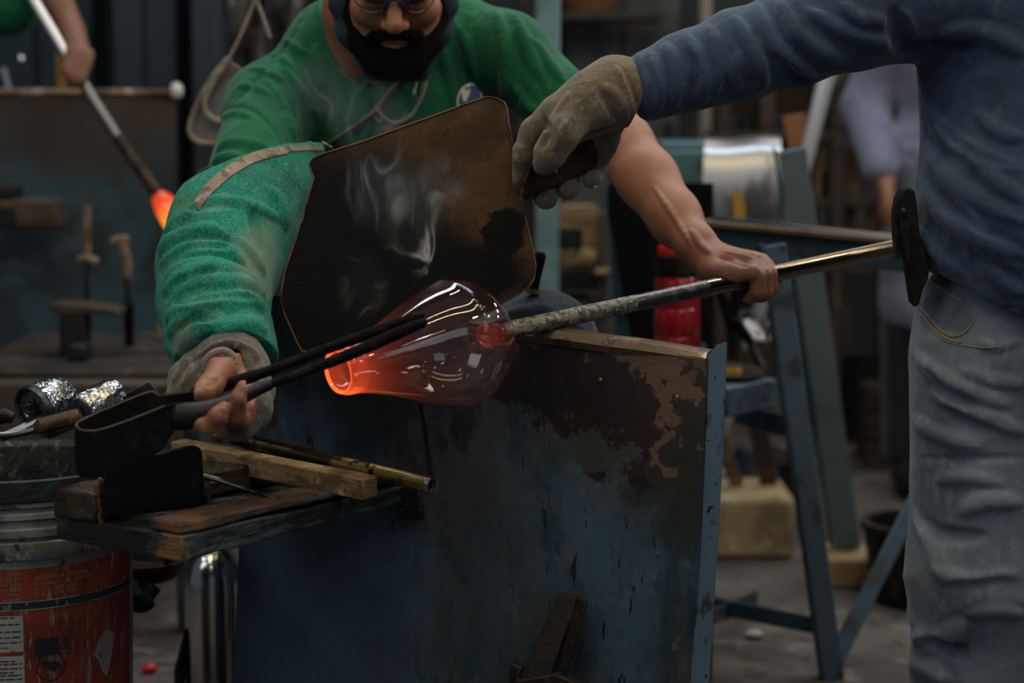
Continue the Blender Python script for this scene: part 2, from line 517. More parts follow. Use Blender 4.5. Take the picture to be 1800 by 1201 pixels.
m_teal = mat('teal_paint', TEAL, 0.5, 0, [dict(col=(0.04, 0.07, 0.08), scale=14, lo=.55, hi=.7)], bump=[(50, .12)])

# ------------------------------------------------------------------ floor
def floor_mat(org):
    return mat('concrete', (0.092, 0.074, 0.060), 0.75, 0, [dict(col=(0.05, 0.042, 0.037), scale=2.2, lo=.42, hi=.65), dict(col=(0.15, 0.125, 0.10), scale=7, lo=.56, hi=.72), dict(col=(0.03, 0.027, 0.025), scale=16, lo=.62, hi=.7)],
               bump=[(30, .3, (1, 1, 1), .004), (6, .3, (1, 1, 1), .01)], org=org)
V = [(-4.5, -1.0, -0.1), (4.5, -1.0, -0.1), (4.5, 8.2, -0.1), (-4.5, 8.2, -0.1), (-4.5, -1.0, 0), (4.5, -1.0, 0), (4.5, 8.2, 0), (-4.5, 8.2, 0)]
mk('floor', (V, abox((0, 0, 0), (1, 1, 1))[1]), floor_mat, kind='structure', label='rough grey brown concrete workshop floor')

# ------------------------------------------------------------------ the glassblowing bench: steel front panel, shelf, seat
A2 = P(405, 1000, 2.90); B2 = P(1258, 640, 2.62)
PT = np.array((A2[0], A2[1], 0.0)); PU = nrm((B2[0] - A2[0], B2[1] - A2[1], 0)); PN = np.array((PU[1], -PU[0], 0.0))   # PN faces the camera
def on_panel(px, py, out=0.0): return ray_plane(px, py, PT + PN * out, PN)
bench = thing('glassblowing_bench', (*(on_panel(830, 900)[:2]), 0.0), 'blue painted steel bench with scorched front panel and tool shelf under the glass', 'bench')
tl = on_panel(440, 512); tr = on_panel(1246, 630); bl = on_panel(398, 1201); bl[2] = 0.02; br = on_panel(1216, 1201); br[2] = 0.02
br[:2] += 0.0

def panel_mat(org):
    c = lambda px, py: on_panel(px, py)
    return mat('scorched_blue_panel', (0.050, 0.094, 0.140), 0.5, 0, [
        dict(col=(0.020, 0.038, 0.050), scale=6, lo=.42, hi=.66, stretch=(1, 1, .5)),
        dict(col=(0.095, 0.125, 0.138), scale=15, lo=.54, hi=.80, stretch=(1, 1, .4), amt=.8),
        dict(col=(0.055, 0.048, 0.042), scale=11, lo=.50, hi=.72, stretch=(1.3, 1, .28), rough=.8),
        dict(col=(0.100, 0.128, 0.138), scale=27, lo=.50, hi=.80, stretch=(1, 1, .6), amt=.55, detail=9, rgh=.75),
        dict(col=(0.014, 0.028, 0.038), scale=24, lo=.52, hi=.74, stretch=(1.2, 1, .4), amt=.6, detail=9, rgh=.75),
        dict(col=(0.110, 0.120, 0.118), scale=48, lo=.66, hi=.76, stretch=(1, 1, .5), amt=.7),
        dict(col=(0.010, 0.012, 0.014), scale=46, lo=.70, hi=.75, stretch=(1.8, 1, .35))], [
        dict(col=(0.056, 0.102, 0.155), c=c(545, 1080), r=(.15, .3, .19), noise=.9, amt=.92, soft=.35, scale=5),  # smooth blue left area, colour lightened against the shade falling there
        dict(col=(0.016, 0.018, 0.018), c=c(880, 640), r=(.34, .5, .12), noise=2.0, amt=.70, soft=.5, scale=9),
        dict(col=(0.075, 0.075, 0.068), c=c(690, 760), r=(.10, .3, .06), noise=3.0, amt=.6, soft=.5, scale=14),
        dict(col=(0.013, 0.014, 0.015), c=c(800, 850), r=(.055, .3, .11), noise=1.7, amt=.8, soft=.45, scale=13),
        dict(col=(0.085, 0.090, 0.090), c=c(860, 960), r=(.075, .3, .22), noise=3.6, amt=.6, soft=.4, scale=20, stretch=(1, 1, .5)),
        dict(col=(0.030, 0.027, 0.020), c=c(1180, 720), r=(.085, .3, .17), noise=1.2, amt=.92, soft=.45, scale=14),
        dict(col=(0.135, 0.085, 0.058), c=c(1110, 690), r=(.070, .3, .085), noise=3.6, amt=.95, soft=.10, rough=.85, scale=30),
        dict(col=(0.110, 0.070, 0.050), c=c(1000, 614), r=(.13, .3, .030), noise=3.6, amt=.9, soft=.10, rough=.85, scale=30),
        dict(col=(0.013, 0.009, 0.013), c=c(985, 680), r=(.090, .3, .062), noise=1.9, amt=.97, soft=.12, rough=.6, scale=18),
        dict(col=(0.020, 0.010, 0.011), c=c(1080, 770), r=(.064, .3, .055), noise=2.6, amt=.95, soft=.11, rough=.6, scale=22),
        dict(col=(0.020, 0.013, 0.014), c=c(1090, 700), r=(.048, .3, .038), noise=3.0, amt=.95, soft=.10, rough=.6, scale=34),
        dict(col=(0.055, 0.060, 0.058), c=c(1040, 790), r=(.05, .3, .03), noise=3.6, amt=.8, soft=.10, scale=34),
        dict(col=(0.060, 0.028, 0.010), c=c(470, 735), r=(.018, .3, .016), noise=2.2, amt=.9, soft=.2, rough=.85, scale=40),
        ], bump=[(22, .25, (1, 1, .5), .004), (110, .35, (1, 1, .6), .0015), (3.5, .3, (1, 1, 1), .012)], org=org, spec=.35)
# front sheet, slightly buckled, as a grid
rows = []
for i in range(25):
    t = i / 24; r = []
    for j in range(33):
        s_ = j / 32
        p = (tl * (1 - s_) + tr * s_) * (1 - t) + (bl * (1 - s_) + br * s_) * t
        q = p + PN * (0.0035 * math.sin(7 * s_ + 2.1 * t) * math.sin(3 * t + 1) + 0.002 * math.sin(15 * s_ - 5 * t))
        r.append(q)
    rows.append(r)
mk('front_panel', sheet(rows, 0.004), panel_mat, bench, label='scorched and rust flaked steel panel')
# folded flange on the right, its paint less burnt
fl = []
for (x0, y0, x1, y1) in ((1244, 628, 1262, 606), (1244, 632, 1270, 603), (1245, 660, 1276, 601), (1243, 700, 1275, 660), (1238, 800, 1270, 790), (1231, 930, 1262, 925), (1224, 1060, 1254, 1058), (1216, 1201, 1245, 1201)):
    a = on_panel(x0, y0, .001); n2 = nrm(PN * 0.45 + PU * 0.9)
    b = ray_plane(x1, y1, a, np.cross(n2, (0, 0, 1)))
    fl.append([a, a * .5 + b * .5 + PN * .001, b])
low = [q.copy() for q in fl[-1]]
for q in low: q[2] = 0.02
fl.append(low)
mk('panel_flange', sheet(fl, 0.004), mat('flange_paint', (0.105, 0.168, 0.235), 0.45, 0, [dict(col=(0.03, 0.05, 0.055), scale=22, lo=.6, hi=.72, stretch=(1, 1, .5)), dict(col=(0.012, 0.012, 0.012), scale=90, lo=.72, hi=.77)], bump=[(80, .15)]), bench)
# rolled brown lip along the top edge
lip = []
back = -PN
prof = [(0.0005, -0.012), (-0.004, -0.003), (0.000, 0.004), (0.012, 0.0065), (0.030, 0.006), (0.052, 0.002)]
for i in range(20):
    t = i / 19
    p = on_panel(700 + (1250 - 700) * t, 0.0)
    zt = (on_panel(905, 584)[2]) * (1 - (t * 550 - 205) / 345) + on_panel(1250, 628)[2] * ((t * 550 - 205) / 345)
    wob = 0.002 * math.sin(9 * t + 1) + (0.006 * math.exp(-((t - .5) / .1) ** 2))
    lip.append([np.array((p[0], p[1], zt + h + wob * (0.4 if h < 0 else 1))) + back * d for d, h in prof])
mk('top_lip', sheet(lip, 0.003), mat('brown_burnt_lip', (0.115, 0.075, 0.042), 0.30, 0.35, [dict(col=(0.05, 0.035, 0.022), scale=25, lo=.5, hi=.62, rough=.5), dict(col=(0.30, 0.24, 0.17), scale=12, lo=.62, hi=.72, rough=.2)], bump=[(70, .2)]), bench)
# seam crease, holes and little marks
m = M(); m.add(*tube([on_panel(x, y, .0035) for x, y in ((738, 712), (744, 745), (751, 790), (757, 842))], .0022, 6)); mk('seam', m, m_black, bench)
for (x, y, r) in ((1179, 683, 5.5), (1188, 803, 5.5), (482, 707, 4)):
    m = M(); c = on_panel(x, y, .003); m.add(*lathe([(0.0001, .0012), (r * mpp(2.65), .0012), (r * mpp(2.65), -.002)], c, PN, 14)); mk('bolt_hole', m, m_black, bench)
for (x, y, r) in ((1191, 698, 4), (1056, 668, 4)):
    m = M(); c = on_panel(x, y, .003); m.add(*lathe([(r * mpp(2.65), -.002), (r * mpp(2.65), .0025), (r * .5 * mpp(2.65), .0035), (.0001, .003)], c, PN, 12)); mk('rivet', m, mat('brass_rivet', (0.25, 0.17, 0.07), .4, .8), bench)

# shelf boards
wood_wet = mat('wet_black_wood', (0.055, 0.035, 0.018), 0.32, 0, [dict(col=(0.014, 0.011, 0.008), scale=10, lo=.42, hi=.62, rough=.2), dict(col=(0.13, 0.085, 0.035), scale=18, lo=.58, hi=.74, rough=.5, stretch=(1, 1, 3))], bump=[(35, .6, (1, 1, 4), .004), (120, .4, (1, 1, 1), .002)])
def wood_painted(org):
    c = lambda px, py, D: P(px, py, D)
    return mat('worn_blue_wood', (0.040, 0.068, 0.080), 0.6, 0, [dict(col=(0.012, 0.013, 0.013), scale=16, lo=.40, hi=.62, stretch=(.5, .4, 2.2)), dict(col=(0.085, 0.115, 0.120), scale=38, lo=.56, hi=.72, stretch=(.4, .3, 2.2), amt=.8), dict(col=(0.008, 0.008, 0.008), scale=30, lo=.60, hi=.68, stretch=(.4, .4, 3))],
        [dict(col=(0.014, 0.011, 0.009), c=c(190, 950, 2.45), r=(.085, .10, .05), noise=1.3, soft=.3, scale=14, rough=.3),
         dict(col=(0.23, 0.115, 0.038), c=c(303, 962, 2.37), r=(.020, .05, .032), noise=2.0, soft=.3, scale=30),
         dict(col=(0.050, 0.036, 0.026), c=c(300, 890, 2.42), r=(.09, .13, .012), noise=1.2, soft=.4, scale=20),
         dict(col=(0.18, 0.070, 0.025), c=c(330, 915, 2.40), r=(.030, .05, .009), noise=1.6, soft=.4, scale=30),
         dict(col=(0.085, 0.038, 0.018), c=c(490, 866, 2.56), r=(.10, .16, .011), noise=1.4, soft=.4, scale=20)], bump=[(45, .8, (.5, .4, 2.5), .004), (160, .4)], org=org)
zb = 0.543; zt = 0.575; zp = 0.591; dz_ = 0.021          # the shelf falls a little towards the panel
def at_z(px, py, z): return G(px, py, z)
c2 = np.array((*P(321, 1003, 2.35)[:2], zb)); c1 = np.array((*P(100, 945, 2.50)[:2], zb))
# direction of the boards, towards the panel
far = on_panel(728, 885); far[2] = zb
bd = nrm((far - c2) * (1, 1, 0)); Lb = np.linalg.norm((far - c2)[:2])
def jag(poly_a, poly_b, n, z0, z1, jit):
    """board whose long sides wander a little; poly_a/poly_b end points of the two long sides"""
    V = []; F = []
    for i in range(n + 1):
        t = i / n
        a = poly_a[0] * (1 - t) + poly_a[1] * t; b = poly_b[0] * (1 - t) + poly_b[1] * t
        w = [random.uniform(-jit, jit) for _ in range(6)]
        q0 = (a[1] - 2.35) / .42 * dz_; q1 = (b[1] - 2.35) / .42 * dz_
        V += [(a[0] + w[0], a[1], z0 - q0 * .6 + w[1] * .6), (b[0] + w[2], b[1], z0 - q1 * .6 + w[3] * .6), (b[0] + w[2], b[1], z1 - q1 + w[4] * .5), (a[0] + w[0], a[1], z1 - q0 + w[5] * .5)]
    for i in range(n):
        q = i * 4
        for k in range(4): F.append((q + k, q + (k + 1) % 4, q + 4 + (k + 1) % 4, q + 4 + k))
    F.append((3, 2, 1, 0)); q = n * 4; F.append((q, q + 1, q + 2, q + 3)); return V, F
end1 = c1 + bd * (Lb * .93); 
mk('shelf_board', jag((c1, c1 + bd * (np.linalg.norm(on_panel(470, 850)[:2] - c1[:2]) * .80)), (c2, c2 + bd * Lb), 10, zb, zt, .0025), wood_painted, bench, bevel=.003, label='blue painted lower shelf board, worn at the corner')
side = nrm(c1 - c2)
mk('shelf_board', jag((c2 + side * .062, c2 + side * .062 + bd * (Lb - .01)), (c2 + side * .001, c2 + side * .001 + bd * Lb), 10, zt + .0006, zp, .0022), wood_painted, bench, bevel=.005, label='upper edge board with bare rounded wood')
mk('shelf_board', jag((c1 + bd * .0, c1 + bd * .40), (c1 - side * .085, c1 - side * .085 + bd * .40), 8, zt - .004, P(100, 856, 2.5)[2] + .007, .005), wood_wet, bench, bevel=.004, label='thick wet blackened block board')
m = M(); pb = on_panel(735, 850, .012); m.add(*box(pb + (-.012, -.008, .0), pb + (-.008, -.004, -.05), .02, .02)); m.add(*box(pb + (-.03, -.004, -.042), pb + (.008, -.004, -.042), .016, .016)); mk('bracket', m, m_black, bench, bevel=.002)
# seat and frame behind the panel (the seated man sits on it)
m = M(); m.add(*abox((-.44, 3.18, .60), (.14, 3.62, .64))); mk('seat', m, wood_wet, bench, bevel=.006)
for x in (-.38, .10):
    for y in (3.22, 3.58):
        m = M(); m.add(*box((x, y, .0), (x, y, .60), .04, .04, (0, 1, 0))); mk('leg', m, m_blue, bench, bevel=.003)

# ------------------------------------------------------------------ rusty bracket tool leaning on the panel
m = M()
def pp(x, y, o): return on_panel(x, y, o)
m.add(*prism([pp(985, 1040, .015), pp(1020, 1047, .015), pp(968, 1201, .05), pp(920, 1201, .05)], PN * .012))
m.add(*prism([pp(1016, 1046, .015), pp(1034, 1056, .03), pp(1000, 1176, .06), pp(985, 1176, .045)], PN * .010))
tool = thing('iron_angle', (*(pp(950, 1201, .05)[:2]), .0), 'dark rusty iron angle leaning on the blue panel, low in the middle', 'tool')
m_rusty = mat('rusty_iron', (0.020, 0.014, 0.010), 0.6, 0.3, [dict(col=(0.055, 0.034, 0.018), scale=40, lo=.58, hi=.8, rough=.7), dict(col=(0.012, 0.01, 0.009), scale=14, lo=.5, hi=.65)], bump=[(90, .5, (1, 1, 1), .002)])
mk('upright', m, m_rusty, tool, bevel=.0015)
m = M(); 
qa = pp(905, 1165, .05); qb = pp(1040, 1201, .055)
m.add(*prism([pp(903, 1160, .05), pp(925, 1168, .05), pp(918, 1190, .055), pp(985, 1180, .055), pp(1045, 1206, .055), np.array((*pp(1050, 1201, .055)[:2], 0.0)), np.array((*pp(885, 1201, .055)[:2], 0.0))], PN * .018))
mk('foot', m, m_rusty, tool, bevel=.002)

# ------------------------------------------------------------------ things on the shelf
# scorched dark plate standing on edge
pc = [(P(178, 958, 2.44), 0), (P(340, 905, 2.50), 0), (P(334, 800, 2.50), 0), (P(328, 789, 2.50), 0), (P(315, 787, 2.50), 0), (P(258, 802, 2.47), 0), (P(196, 822, 2.44), 0), (P(183, 830, 2.44), 0), (P(178, 848, 2.44), 0)]
pl = [q[0] for q in pc]; pl[0][2] = zt + .002; pl[1][2] = zt + .002
plate = mk('charred_block', prism(pl, (0.014, 0.022, 0.0)), mat('charred_wet_wood', (0.005, 0.004, 0.004), 0.45, 0, [dict(col=(0.022, 0.011, 0.006), scale=22, lo=.60, hi=.78, rough=.3)], bump=[(70, .5, (1, 1, 1), .002)], coat=.15, spec=.3),
   label='charred wet block standing on edge on the wooden shelf', cat='block', bevel=.005, seg=3)
# amber drips of wax on its left edge
m = M()
for k in range(7):
    y = 855 + k * 13 + random.uniform(-4, 4); p = P(177 + random.uniform(-2, 3), y, 2.455)
    m.add(*ball(p, (.004 + .002 * random.random(), .008, .007 + .004 * random.random()), 10, 7))
m.add(*tube(smooth_path([P(172, 853, 2.46), P(171, 870, 2.46), P(176, 900, 2.46), P(180, 940, 2.45)], 4), [.005] * 13, 8))
mk('wax_drip', m, mat('amber_wax', (0.16, 0.075, 0.02), 0.15, 0, [dict(col=(0.03, 0.015, 0.006), scale=40, lo=.5, hi=.6)], coat=.6), plate)
m = M(); m.add(*ball(P(336, 862, 2.54) * (1, 1, 0) + (0, 0, zt + .012), (.018, .016, .014), 14, 8)); m.add(*box(P(335, 880, 2.55) * (1, 1, 0) + (0, 0, zt + .012), P(368, 870, 2.55) * (1, 1, 0) + (0, 0, zt + .012), .028, .022, jit=.003))
mk('charred_lump', m, wood_wet, label='small charred lump on the shelf behind the standing block', cat='block', bevel=.004)

# long square wooden stick
za = P(655, 858, 2.546)[2] + .002
ta = P(313, 791, 2.80); tb = P(652, 858, 2.60)
def stick_mat(org): return mat('pale_rough_wood', (0.34, 0.22, 0.10), 0.7, 0, [dict(col=(0.15, 0.095, 0.042), scale=18, lo=.45, hi=.62, stretch=(1, 1, 3)), dict(col=(0.48, 0.34, 0.16), scale=30, lo=.6, hi=.72), dict(col=(0.05, 0.035, 0.02), scale=55, lo=.60, hi=.82, stretch=(2.5, 2.5, .8), amt=.6)], bump=[(40, .5, (3, 1, 3), .003), (150, .4)], org=org)
V, F = box(ta, tb, .030, .0285, jit=.001)
mk('wooden_stick', (V, F), stick_mat, label='long square pale wooden stick lying across the shelf', cat='stick', bevel=.0022)
# brass coloured steel pipe with open end
pa = P(380, 764, 2.84); pb_ = P(757, 853, 2.62)
d = nrm(pb_ - pa); L_ = np.linalg.norm(pb_ - pa)
pr = [(.0085, L_ - .12), (.0085, L_ - .001), (.0115, L_ + .002), (.0125, L_), (.0115, L_ - .006), (.0105, L_ - .02), (.0108, L_ * .5), (.0102, .01), (.0102, 0), (.0001, 0)]
pm = lambda org: mat('brassy_pipe', (0.075, 0.055, 0.032), 0.30, 0.8, [dict(col=(0.42, 0.29, 0.09), scale=9, lo=.50, hi=.62, rough=.35), dict(col=(0.02, 0.016, 0.012), scale=30, lo=.56, hi=.66, rough=.6)], bump=[(90, .2)], org=org)
pipe_t = mk('steel_pipe', lathe(pr, pa, d, 28), pm, label='brassy brown steel pipe with open end, behind the wooden stick', cat='pipe')
mk('pipe_rim', lathe([(.0128, L_ - .006), (.0132, L_ - .001), (.0118, L_ + .0035), (.0088, L_ + .0025), (.0084, L_ - .006)], pa, d, 28), m_steel, pipe_t, label='bare bright ring at the open end')
# thin rod / awl
ra_ = P(333, 831, 2.62); rb_ = P(498, 880, 2.545)
mk('iron_rod', tube([ra_, ra_ * .7 + rb_ * .3 + (0, 0, .002), ra_ * .3 + rb_ * .7, rb_], [.0045, .0042, .0032, .0022], 10), mat('dull_rod', (0.16, 0.15, 0.145), .35, .9, [dict(col=(.04, .035, .03), scale=40, lo=.5, hi=.65)]), label='thin tapered iron rod lying on the shelf edge', cat='rod')
# curled scrap behind the block
m = M(); c0 = P(352, 812, 2.66); c0[2] = zt + .0005
m.add(*lathe([(.0, .0), (.022, .0), (.030, .010), (.026, .016), (.018, .008), (.0, .006)], c0, (0.1, 0, 1), 20))
mk('tin_dish', m, mat('orange_tin', (0.20, 0.085, 0.03), .4, .4, [dict(col=(.10, .11, .12), scale=14, lo=.48, hi=.58)]), label='small curled orange tin dish under the wooden stick', cat='dish')

# ------------------------------------------------------------------ the jacks (tongs)
jk = thing('glass_jacks', P(230, 790, 2.40), 'large black iron jacks squeezing the neck of the hot glass', 'tool')
# strap spring: path of its top edge, heights
top = [(344, 688, 2.445, .020), (310, 692, 2.445, .022), (280, 695, 2.445, .030), (266, 689, 2.445, .050), (235, 699, 2.44, .056), (190, 718, 2.43, .057), (155, 733, 2.42, .058), (139, 741, 2.408, .058), (134, 747, 2.395, .058), (138, 754, 2.382, .058), (150, 757.5, 2.372, .058), (175, 756, 2.365, .058), (210, 745, 2.36, .058), (250, 730, 2.355, .057), (280, 718, 2.355, .052), (298, 711, 2.355, .040), (316, 707, 2.355, .026)]
pts = smooth_path([np.array((*P(x, y, D), h)) for x, y, D, h in top], 4)
V = []; F = []
for i, q in enumerate(pts):
    a = pts[max(0, i - 1)][:2]; b = pts[min(len(pts) - 1, i + 1)][:2]; t = nrm(np.append(b - a, 0)); nn = np.array((-t[1], t[0], 0)) * .0022
    V += [q[:3] + nn, q[:3] - nn, q[:3] - nn - (0, 0, q[3]), q[:3] + nn - (0, 0, q[3])]
for i in range(len(pts) - 1):
    for k in range(4): F.append((i * 4 + k, i * 4 + (k + 1) % 4, i * 4 + 4 + (k + 1) % 4, i * 4 + 4 + k))
n = len(pts) - 1; F.append((0, 1, 2, 3)); F.append((n * 4 + 3, n * 4 + 2, n * 4 + 1, n * 4))
m_jack = mat('oiled_black_iron', (0.006, 0.006, 0.006), 0.55, 0.0, [dict(col=(0.013, 0.012, 0.010), scale=30, lo=.5, hi=.7)], bump=[(120, .3, (1, 1, 1), .001)], spec=.10)
strap_ = mk('spring_strap', (V, F), m_jack, jk, bevel=.0009, seg=2)
mk('highlight_edge', tube([q[:3] for q in pts[10:-6]], .0016, 6), mat('rubbed_lit_edge', (.085, .072, .050), .4, .5), strap_, label='rubbed brassy upper edge with painted highlight')  # tan wear and the lit edge highlight, both as a paler strip
hb = [P(338, 693, 2.445), P(400, 676, 2.447), P(455, 658, 2.445), P(480, 650, 2.445)]
mk('handle', tube(smooth_path(hb, 5), [.0085] * 5 + [.008] * 5 + [.0068] * 6, 14), m_jack, jk)
hf = [P(302, 732, 2.357), P(318, 733, 2.357), P(350, 728, 2.362), P(390, 714, 2.38), P(440, 691, 2.405), P(475, 676, 2.42)]
mk('handle', tube(smooth_path(hf, 5), list(np.interp(np.linspace(0, 5, 26), [0, .6, 1.5, 3, 4, 5], [.010, .0165, .0170, .0120, .0085, .0065])), 16), mat('grey_iron_handle', (0.014, 0.0145, 0.015), .5, .2, [dict(col=(.006, .006, .006), scale=30, lo=.5, hi=.65)], bump=[(60, .3)], spec=.25), jk, label='thick grey front handle')
m_blade = mat('burnt_blade', (0.006, 0.006, 0.006), 0.7, 0.0, [dict(col=(0.016, 0.015, 0.013), scale=45, lo=.52, hi=.68)], bump=[(160, .9, (1, 1, 1), .003)], spec=.08)
ub = [P(476, 651, 2.445), P(560, 619, 2.444), P(640, 590, 2.442), P(715, 562, 2.438), P(741, 554.5, 2.436), P(748, 554.5, 2.436)]
mk('blade', tube(smooth_path(ub, 5), list(np.interp(np.linspace(0, 5, 26), [0, 1, 2, 3, 4, 4.6, 5], [.0062, .0075, .0078, .0066, .0056, .0045, .0015])), 12, flat=.9), m_blade, jk)
lb = [P(472, 677, 2.42), P(570, 641, 2.418), P(650, 608, 2.415), P(720, 577, 2.411), P(744, 568, 2.41), P(752, 567, 2.41)]
mk('blade', tube(smooth_path(lb, 5), list(np.interp(np.linspace(0, 5, 26), [0, 1, 2, 3, 4, 4.6, 5], [.0055, .0072, .0082, .0074, .0062, .0048, .0015])), 12, flat=.95), m_blade, jk)

# ------------------------------------------------------------------ pail with teal rim
pcx = np.array((*P(30, 900, 2.75)[:2], 0.0)); R = .160
zr = lambda py: P(30, py, 2.75 - R)[2]        # height of the front of a ring seen at this row
pail = thing('plastic_pail', (*pcx[:2], 0), 'white ribbed pail with scuffed orange red label and teal rim, at lower left', 'pail')
m_pail = mat('dirty_white_plastic', (0.235, 0.24, 0.245), 0.45, 0, [dict(col=(0.10, 0.10, 0.095), scale=8, lo=.5, hi=.7, stretch=(1, 1, .5)), dict(col=(0.02, 0.02, 0.018), scale=34, lo=.72, hi=.77, stretch=(1, 1, .35)), dict(col=(0.07, 0.065, 0.055), scale=26, lo=.58, hi=.7)], bump=[(80, .15)])
z1 = zr(950); z2 = zr(885)
mk('body', lathe([(.0, .0), (R * .92, .0), (R * .93, .004), (R, z1 - .002), (R, z1)], pcx, (0, 0, 1), 72), m_pail, pail)
ribs = [(R * 1.0, z1), (R * 1.025, z1 + .002), (R * 1.03, z1 + .012), (R * 1.0, z1 + .014), (R * .995, zr(918)), (R * 1.025, zr(916)), (R * 1.025, zr(907)), (R * .99, zr(905)), (R * .985, zr(897)), (R * 1.02, zr(895)), (R * 1.02, zr(884)), (R * .97, zr(882))]
mk('rib', lathe(ribs, pcx, (0, 0, 1), 72), m_pail, pail, label='moulded grey white ribs')
zt_ = zr(846); zi = zr(884)
mk('rim', lathe([(R * .97, zi - .01), (R * 1.04, zi), (R * 1.05, zt_ - .002), (R * 1.035, zt_), (R * 1.015, zt_), (R * 1.0, zt_ - .012)], pcx, (0, 0, 1), 72),
   mat('teal_grimy_rim', (0.024, 0.060, 0.070), 0.55, 0, [dict(col=(0.014, 0.016, 0.016), scale=12, lo=.42, hi=.62), dict(col=(0.06, 0.045, 0.03), scale=20, lo=.64, hi=.76)], bump=[(110, .7, (1, 1, .7), .003), (25, .5, (1, 1, 1), .004)]), pail, label='grimy teal rim')
mk('inner_wall', lathe([(R * 1.012, zt_ - .001), (R * .965, zt_ - .008), (R * .955, zt_ - .03), (R * .94, .25), (.0, .25)], pcx, (0, 0, 1), 72),
   mat('crusted_inside', (0.045, 0.042, 0.038), 0.85, 0, [dict(col=(0.016, 0.020, 0.020), scale=10, lo=.42, hi=.60), dict(col=(0.14, 0.135, 0.125), scale=60, lo=.54, hi=.72, stretch=(1, 1, .6)), dict(col=(0.09, 0.05, 0.02), scale=16, lo=.66, hi=.78)], bump=[(90, .9, (1, 1, .7), .004), (25, .6, (1, 1, 1), .006)]), pail, label='rough grey crusted inside')
mk('collar', lathe([(R * .99, zr(988)), (R * 1.03, zr(986)), (R * 1.045, zr(972)), (R * 1.04, zr(958)), (R * .99, zr(954))], pcx, (0, 0, 1), 72),
   mat('grimy_collar', (0.12, 0.118, 0.11), .6, 0, [dict(col=(.035, .033, .03), scale=16, lo=.44, hi=.62, stretch=(1, 1, .6)), dict(col=(.25, .25, .24), scale=40, lo=.58, hi=.72), dict(col=(.012, .012, .012), scale=46, lo=.68, hi=.74, stretch=(1.4, 1.4, .5))], bump=[(80, .3)]), pail, label='grimy grey moulded collar')
# label: orange red band, stripe, printed boxes, lettering, all lying on the wall of the pail
def cyl(u, z, out=0.0):
    r = (R * .93 + R * .07 * min(1, z / z1)) + out; a = -math.pi / 2 + u / R
    return np.array((pcx[0] + r * math.cos(a), pcx[1] + r * math.sin(a), z))
def uz(px, py):
    """arc position and height on the pail wall under a point of the photograph"""
    d = ray(px, py); o = CO[:2] - pcx[:2]; a = d[:2] @ d[:2]; b = 2 * o @ d[:2]; rr = R * .985; c = o @ o - rr * rr
    t = (-b - math.sqrt(max(0, b * b - 4 * a * c))) / (2 * a); p = CO + t * d
    return (math.atan2(p[1] - pcx[1], p[0] - pcx[0]) + math.pi / 2) * R, p[2]
def band(u0, u1, za, zb_, out, n=48):
    V = []; F = []
    for i in range(n + 1):
        u = u0 + (u1 - u0) * i / n; V += [cyl(u, za, out), cyl(u, zb_, out)]
    for i in range(n): F.append((2 * i, 2 * i + 2, 2 * i + 3, 2 * i + 1))
    return V, F
def lab_mat(col): 
    return mat('scuffed_print', col, 0.5, 0, [dict(col=(col[0] * .55, col[1] * .5, col[2] * .5), scale=9, lo=.5, hi=.72), dict(col=(0.22, 0.22, 0.22), scale=14, lo=.60, hi=.76, stretch=(3, 3, .6), amt=.8), dict(col=(0.30, 0.30, 0.30), scale=60, lo=.62, hi=.74, stretch=(3, 3, .4), amt=.7), dict(col=(0.02, 0.018, 0.016), scale=30, lo=.77, hi=.80, stretch=(2, 2, .3))])
zlt = zr(1003)
ue = uz(228, 1060)[0]
lab = mk('label', band(-.25, ue, .06, zlt, .0006), lab_mat((0.215, 0.036, 0.018)), pail, label='scuffed orange red paper label')
zs0, zs1 = uz(60, 1070)[1], uz(60, 1058)[1]
mk('stripe', band(-.25, ue + .004, zs0, zs1, .0011), mat('navy_stripe', (0.012, 0.022, 0.035), .5, 0, [dict(col=(.14, .12, .12), scale=40, lo=.62, hi=.68, stretch=(2, 2, 1))]), lab)
m_white = mat('printed_white', (0.33, 0.33, 0.32), .6, 0, [dict(col=(.12, .11, .1), scale=20, lo=.56, hi=.7)])
for off in (.0008, -.0008):
    zc = (zs1 if off > 0 else zs0) + off
    mk('pinstripe', band(-.25, ue - .03, zc - .0006, zc + .0006, .0013), m_white, lab)
m_ink = mat('black_ink', (0.015, 0.017, 0.02), .5, 0, [dict(col=(.12, .05, .03), scale=30, lo=.62, hi=.68)])
ub_, zc1 = uz(40, 1082); _, zc2 = uz(40, 1146)
mk('print_box', band(-.25, ub_, zc2, zc1, .0011), m_white, lab)
_, zc3 = uz(40, 1153)
mk('print_box', band(-.25, ub_, .06, zc3, .0011), m_white, lab)
m = M()
for y, u_ in ((1086, -.012), (1098, -.004), (1111, -.002), (1121, -.004), (1130, -.003), (1139, -.02), (1157, -.03), (1163, -.012), (1168, -.003), (1176, -.004), (1183, -.012), (1188, -.004), (1195, -.003)):
    z = uz(20, y)[1]; u = -.05
    while u < ub_ + u_:
        w = random.uniform(.006, .016); m.add(*band(u, min(u + w, ub_ + u_), z - .0008, z + .0008, .0015, 2)); u += w + .002
mk('print_lines', m, m_ink, lab, kind='stuff')
u0, z0 = uz(60, 1124); u1, z3 = uz(121, 1147)
mk('print_panel', band(u0, u1, z3, z0, .0012, 10), m_ink, lab)
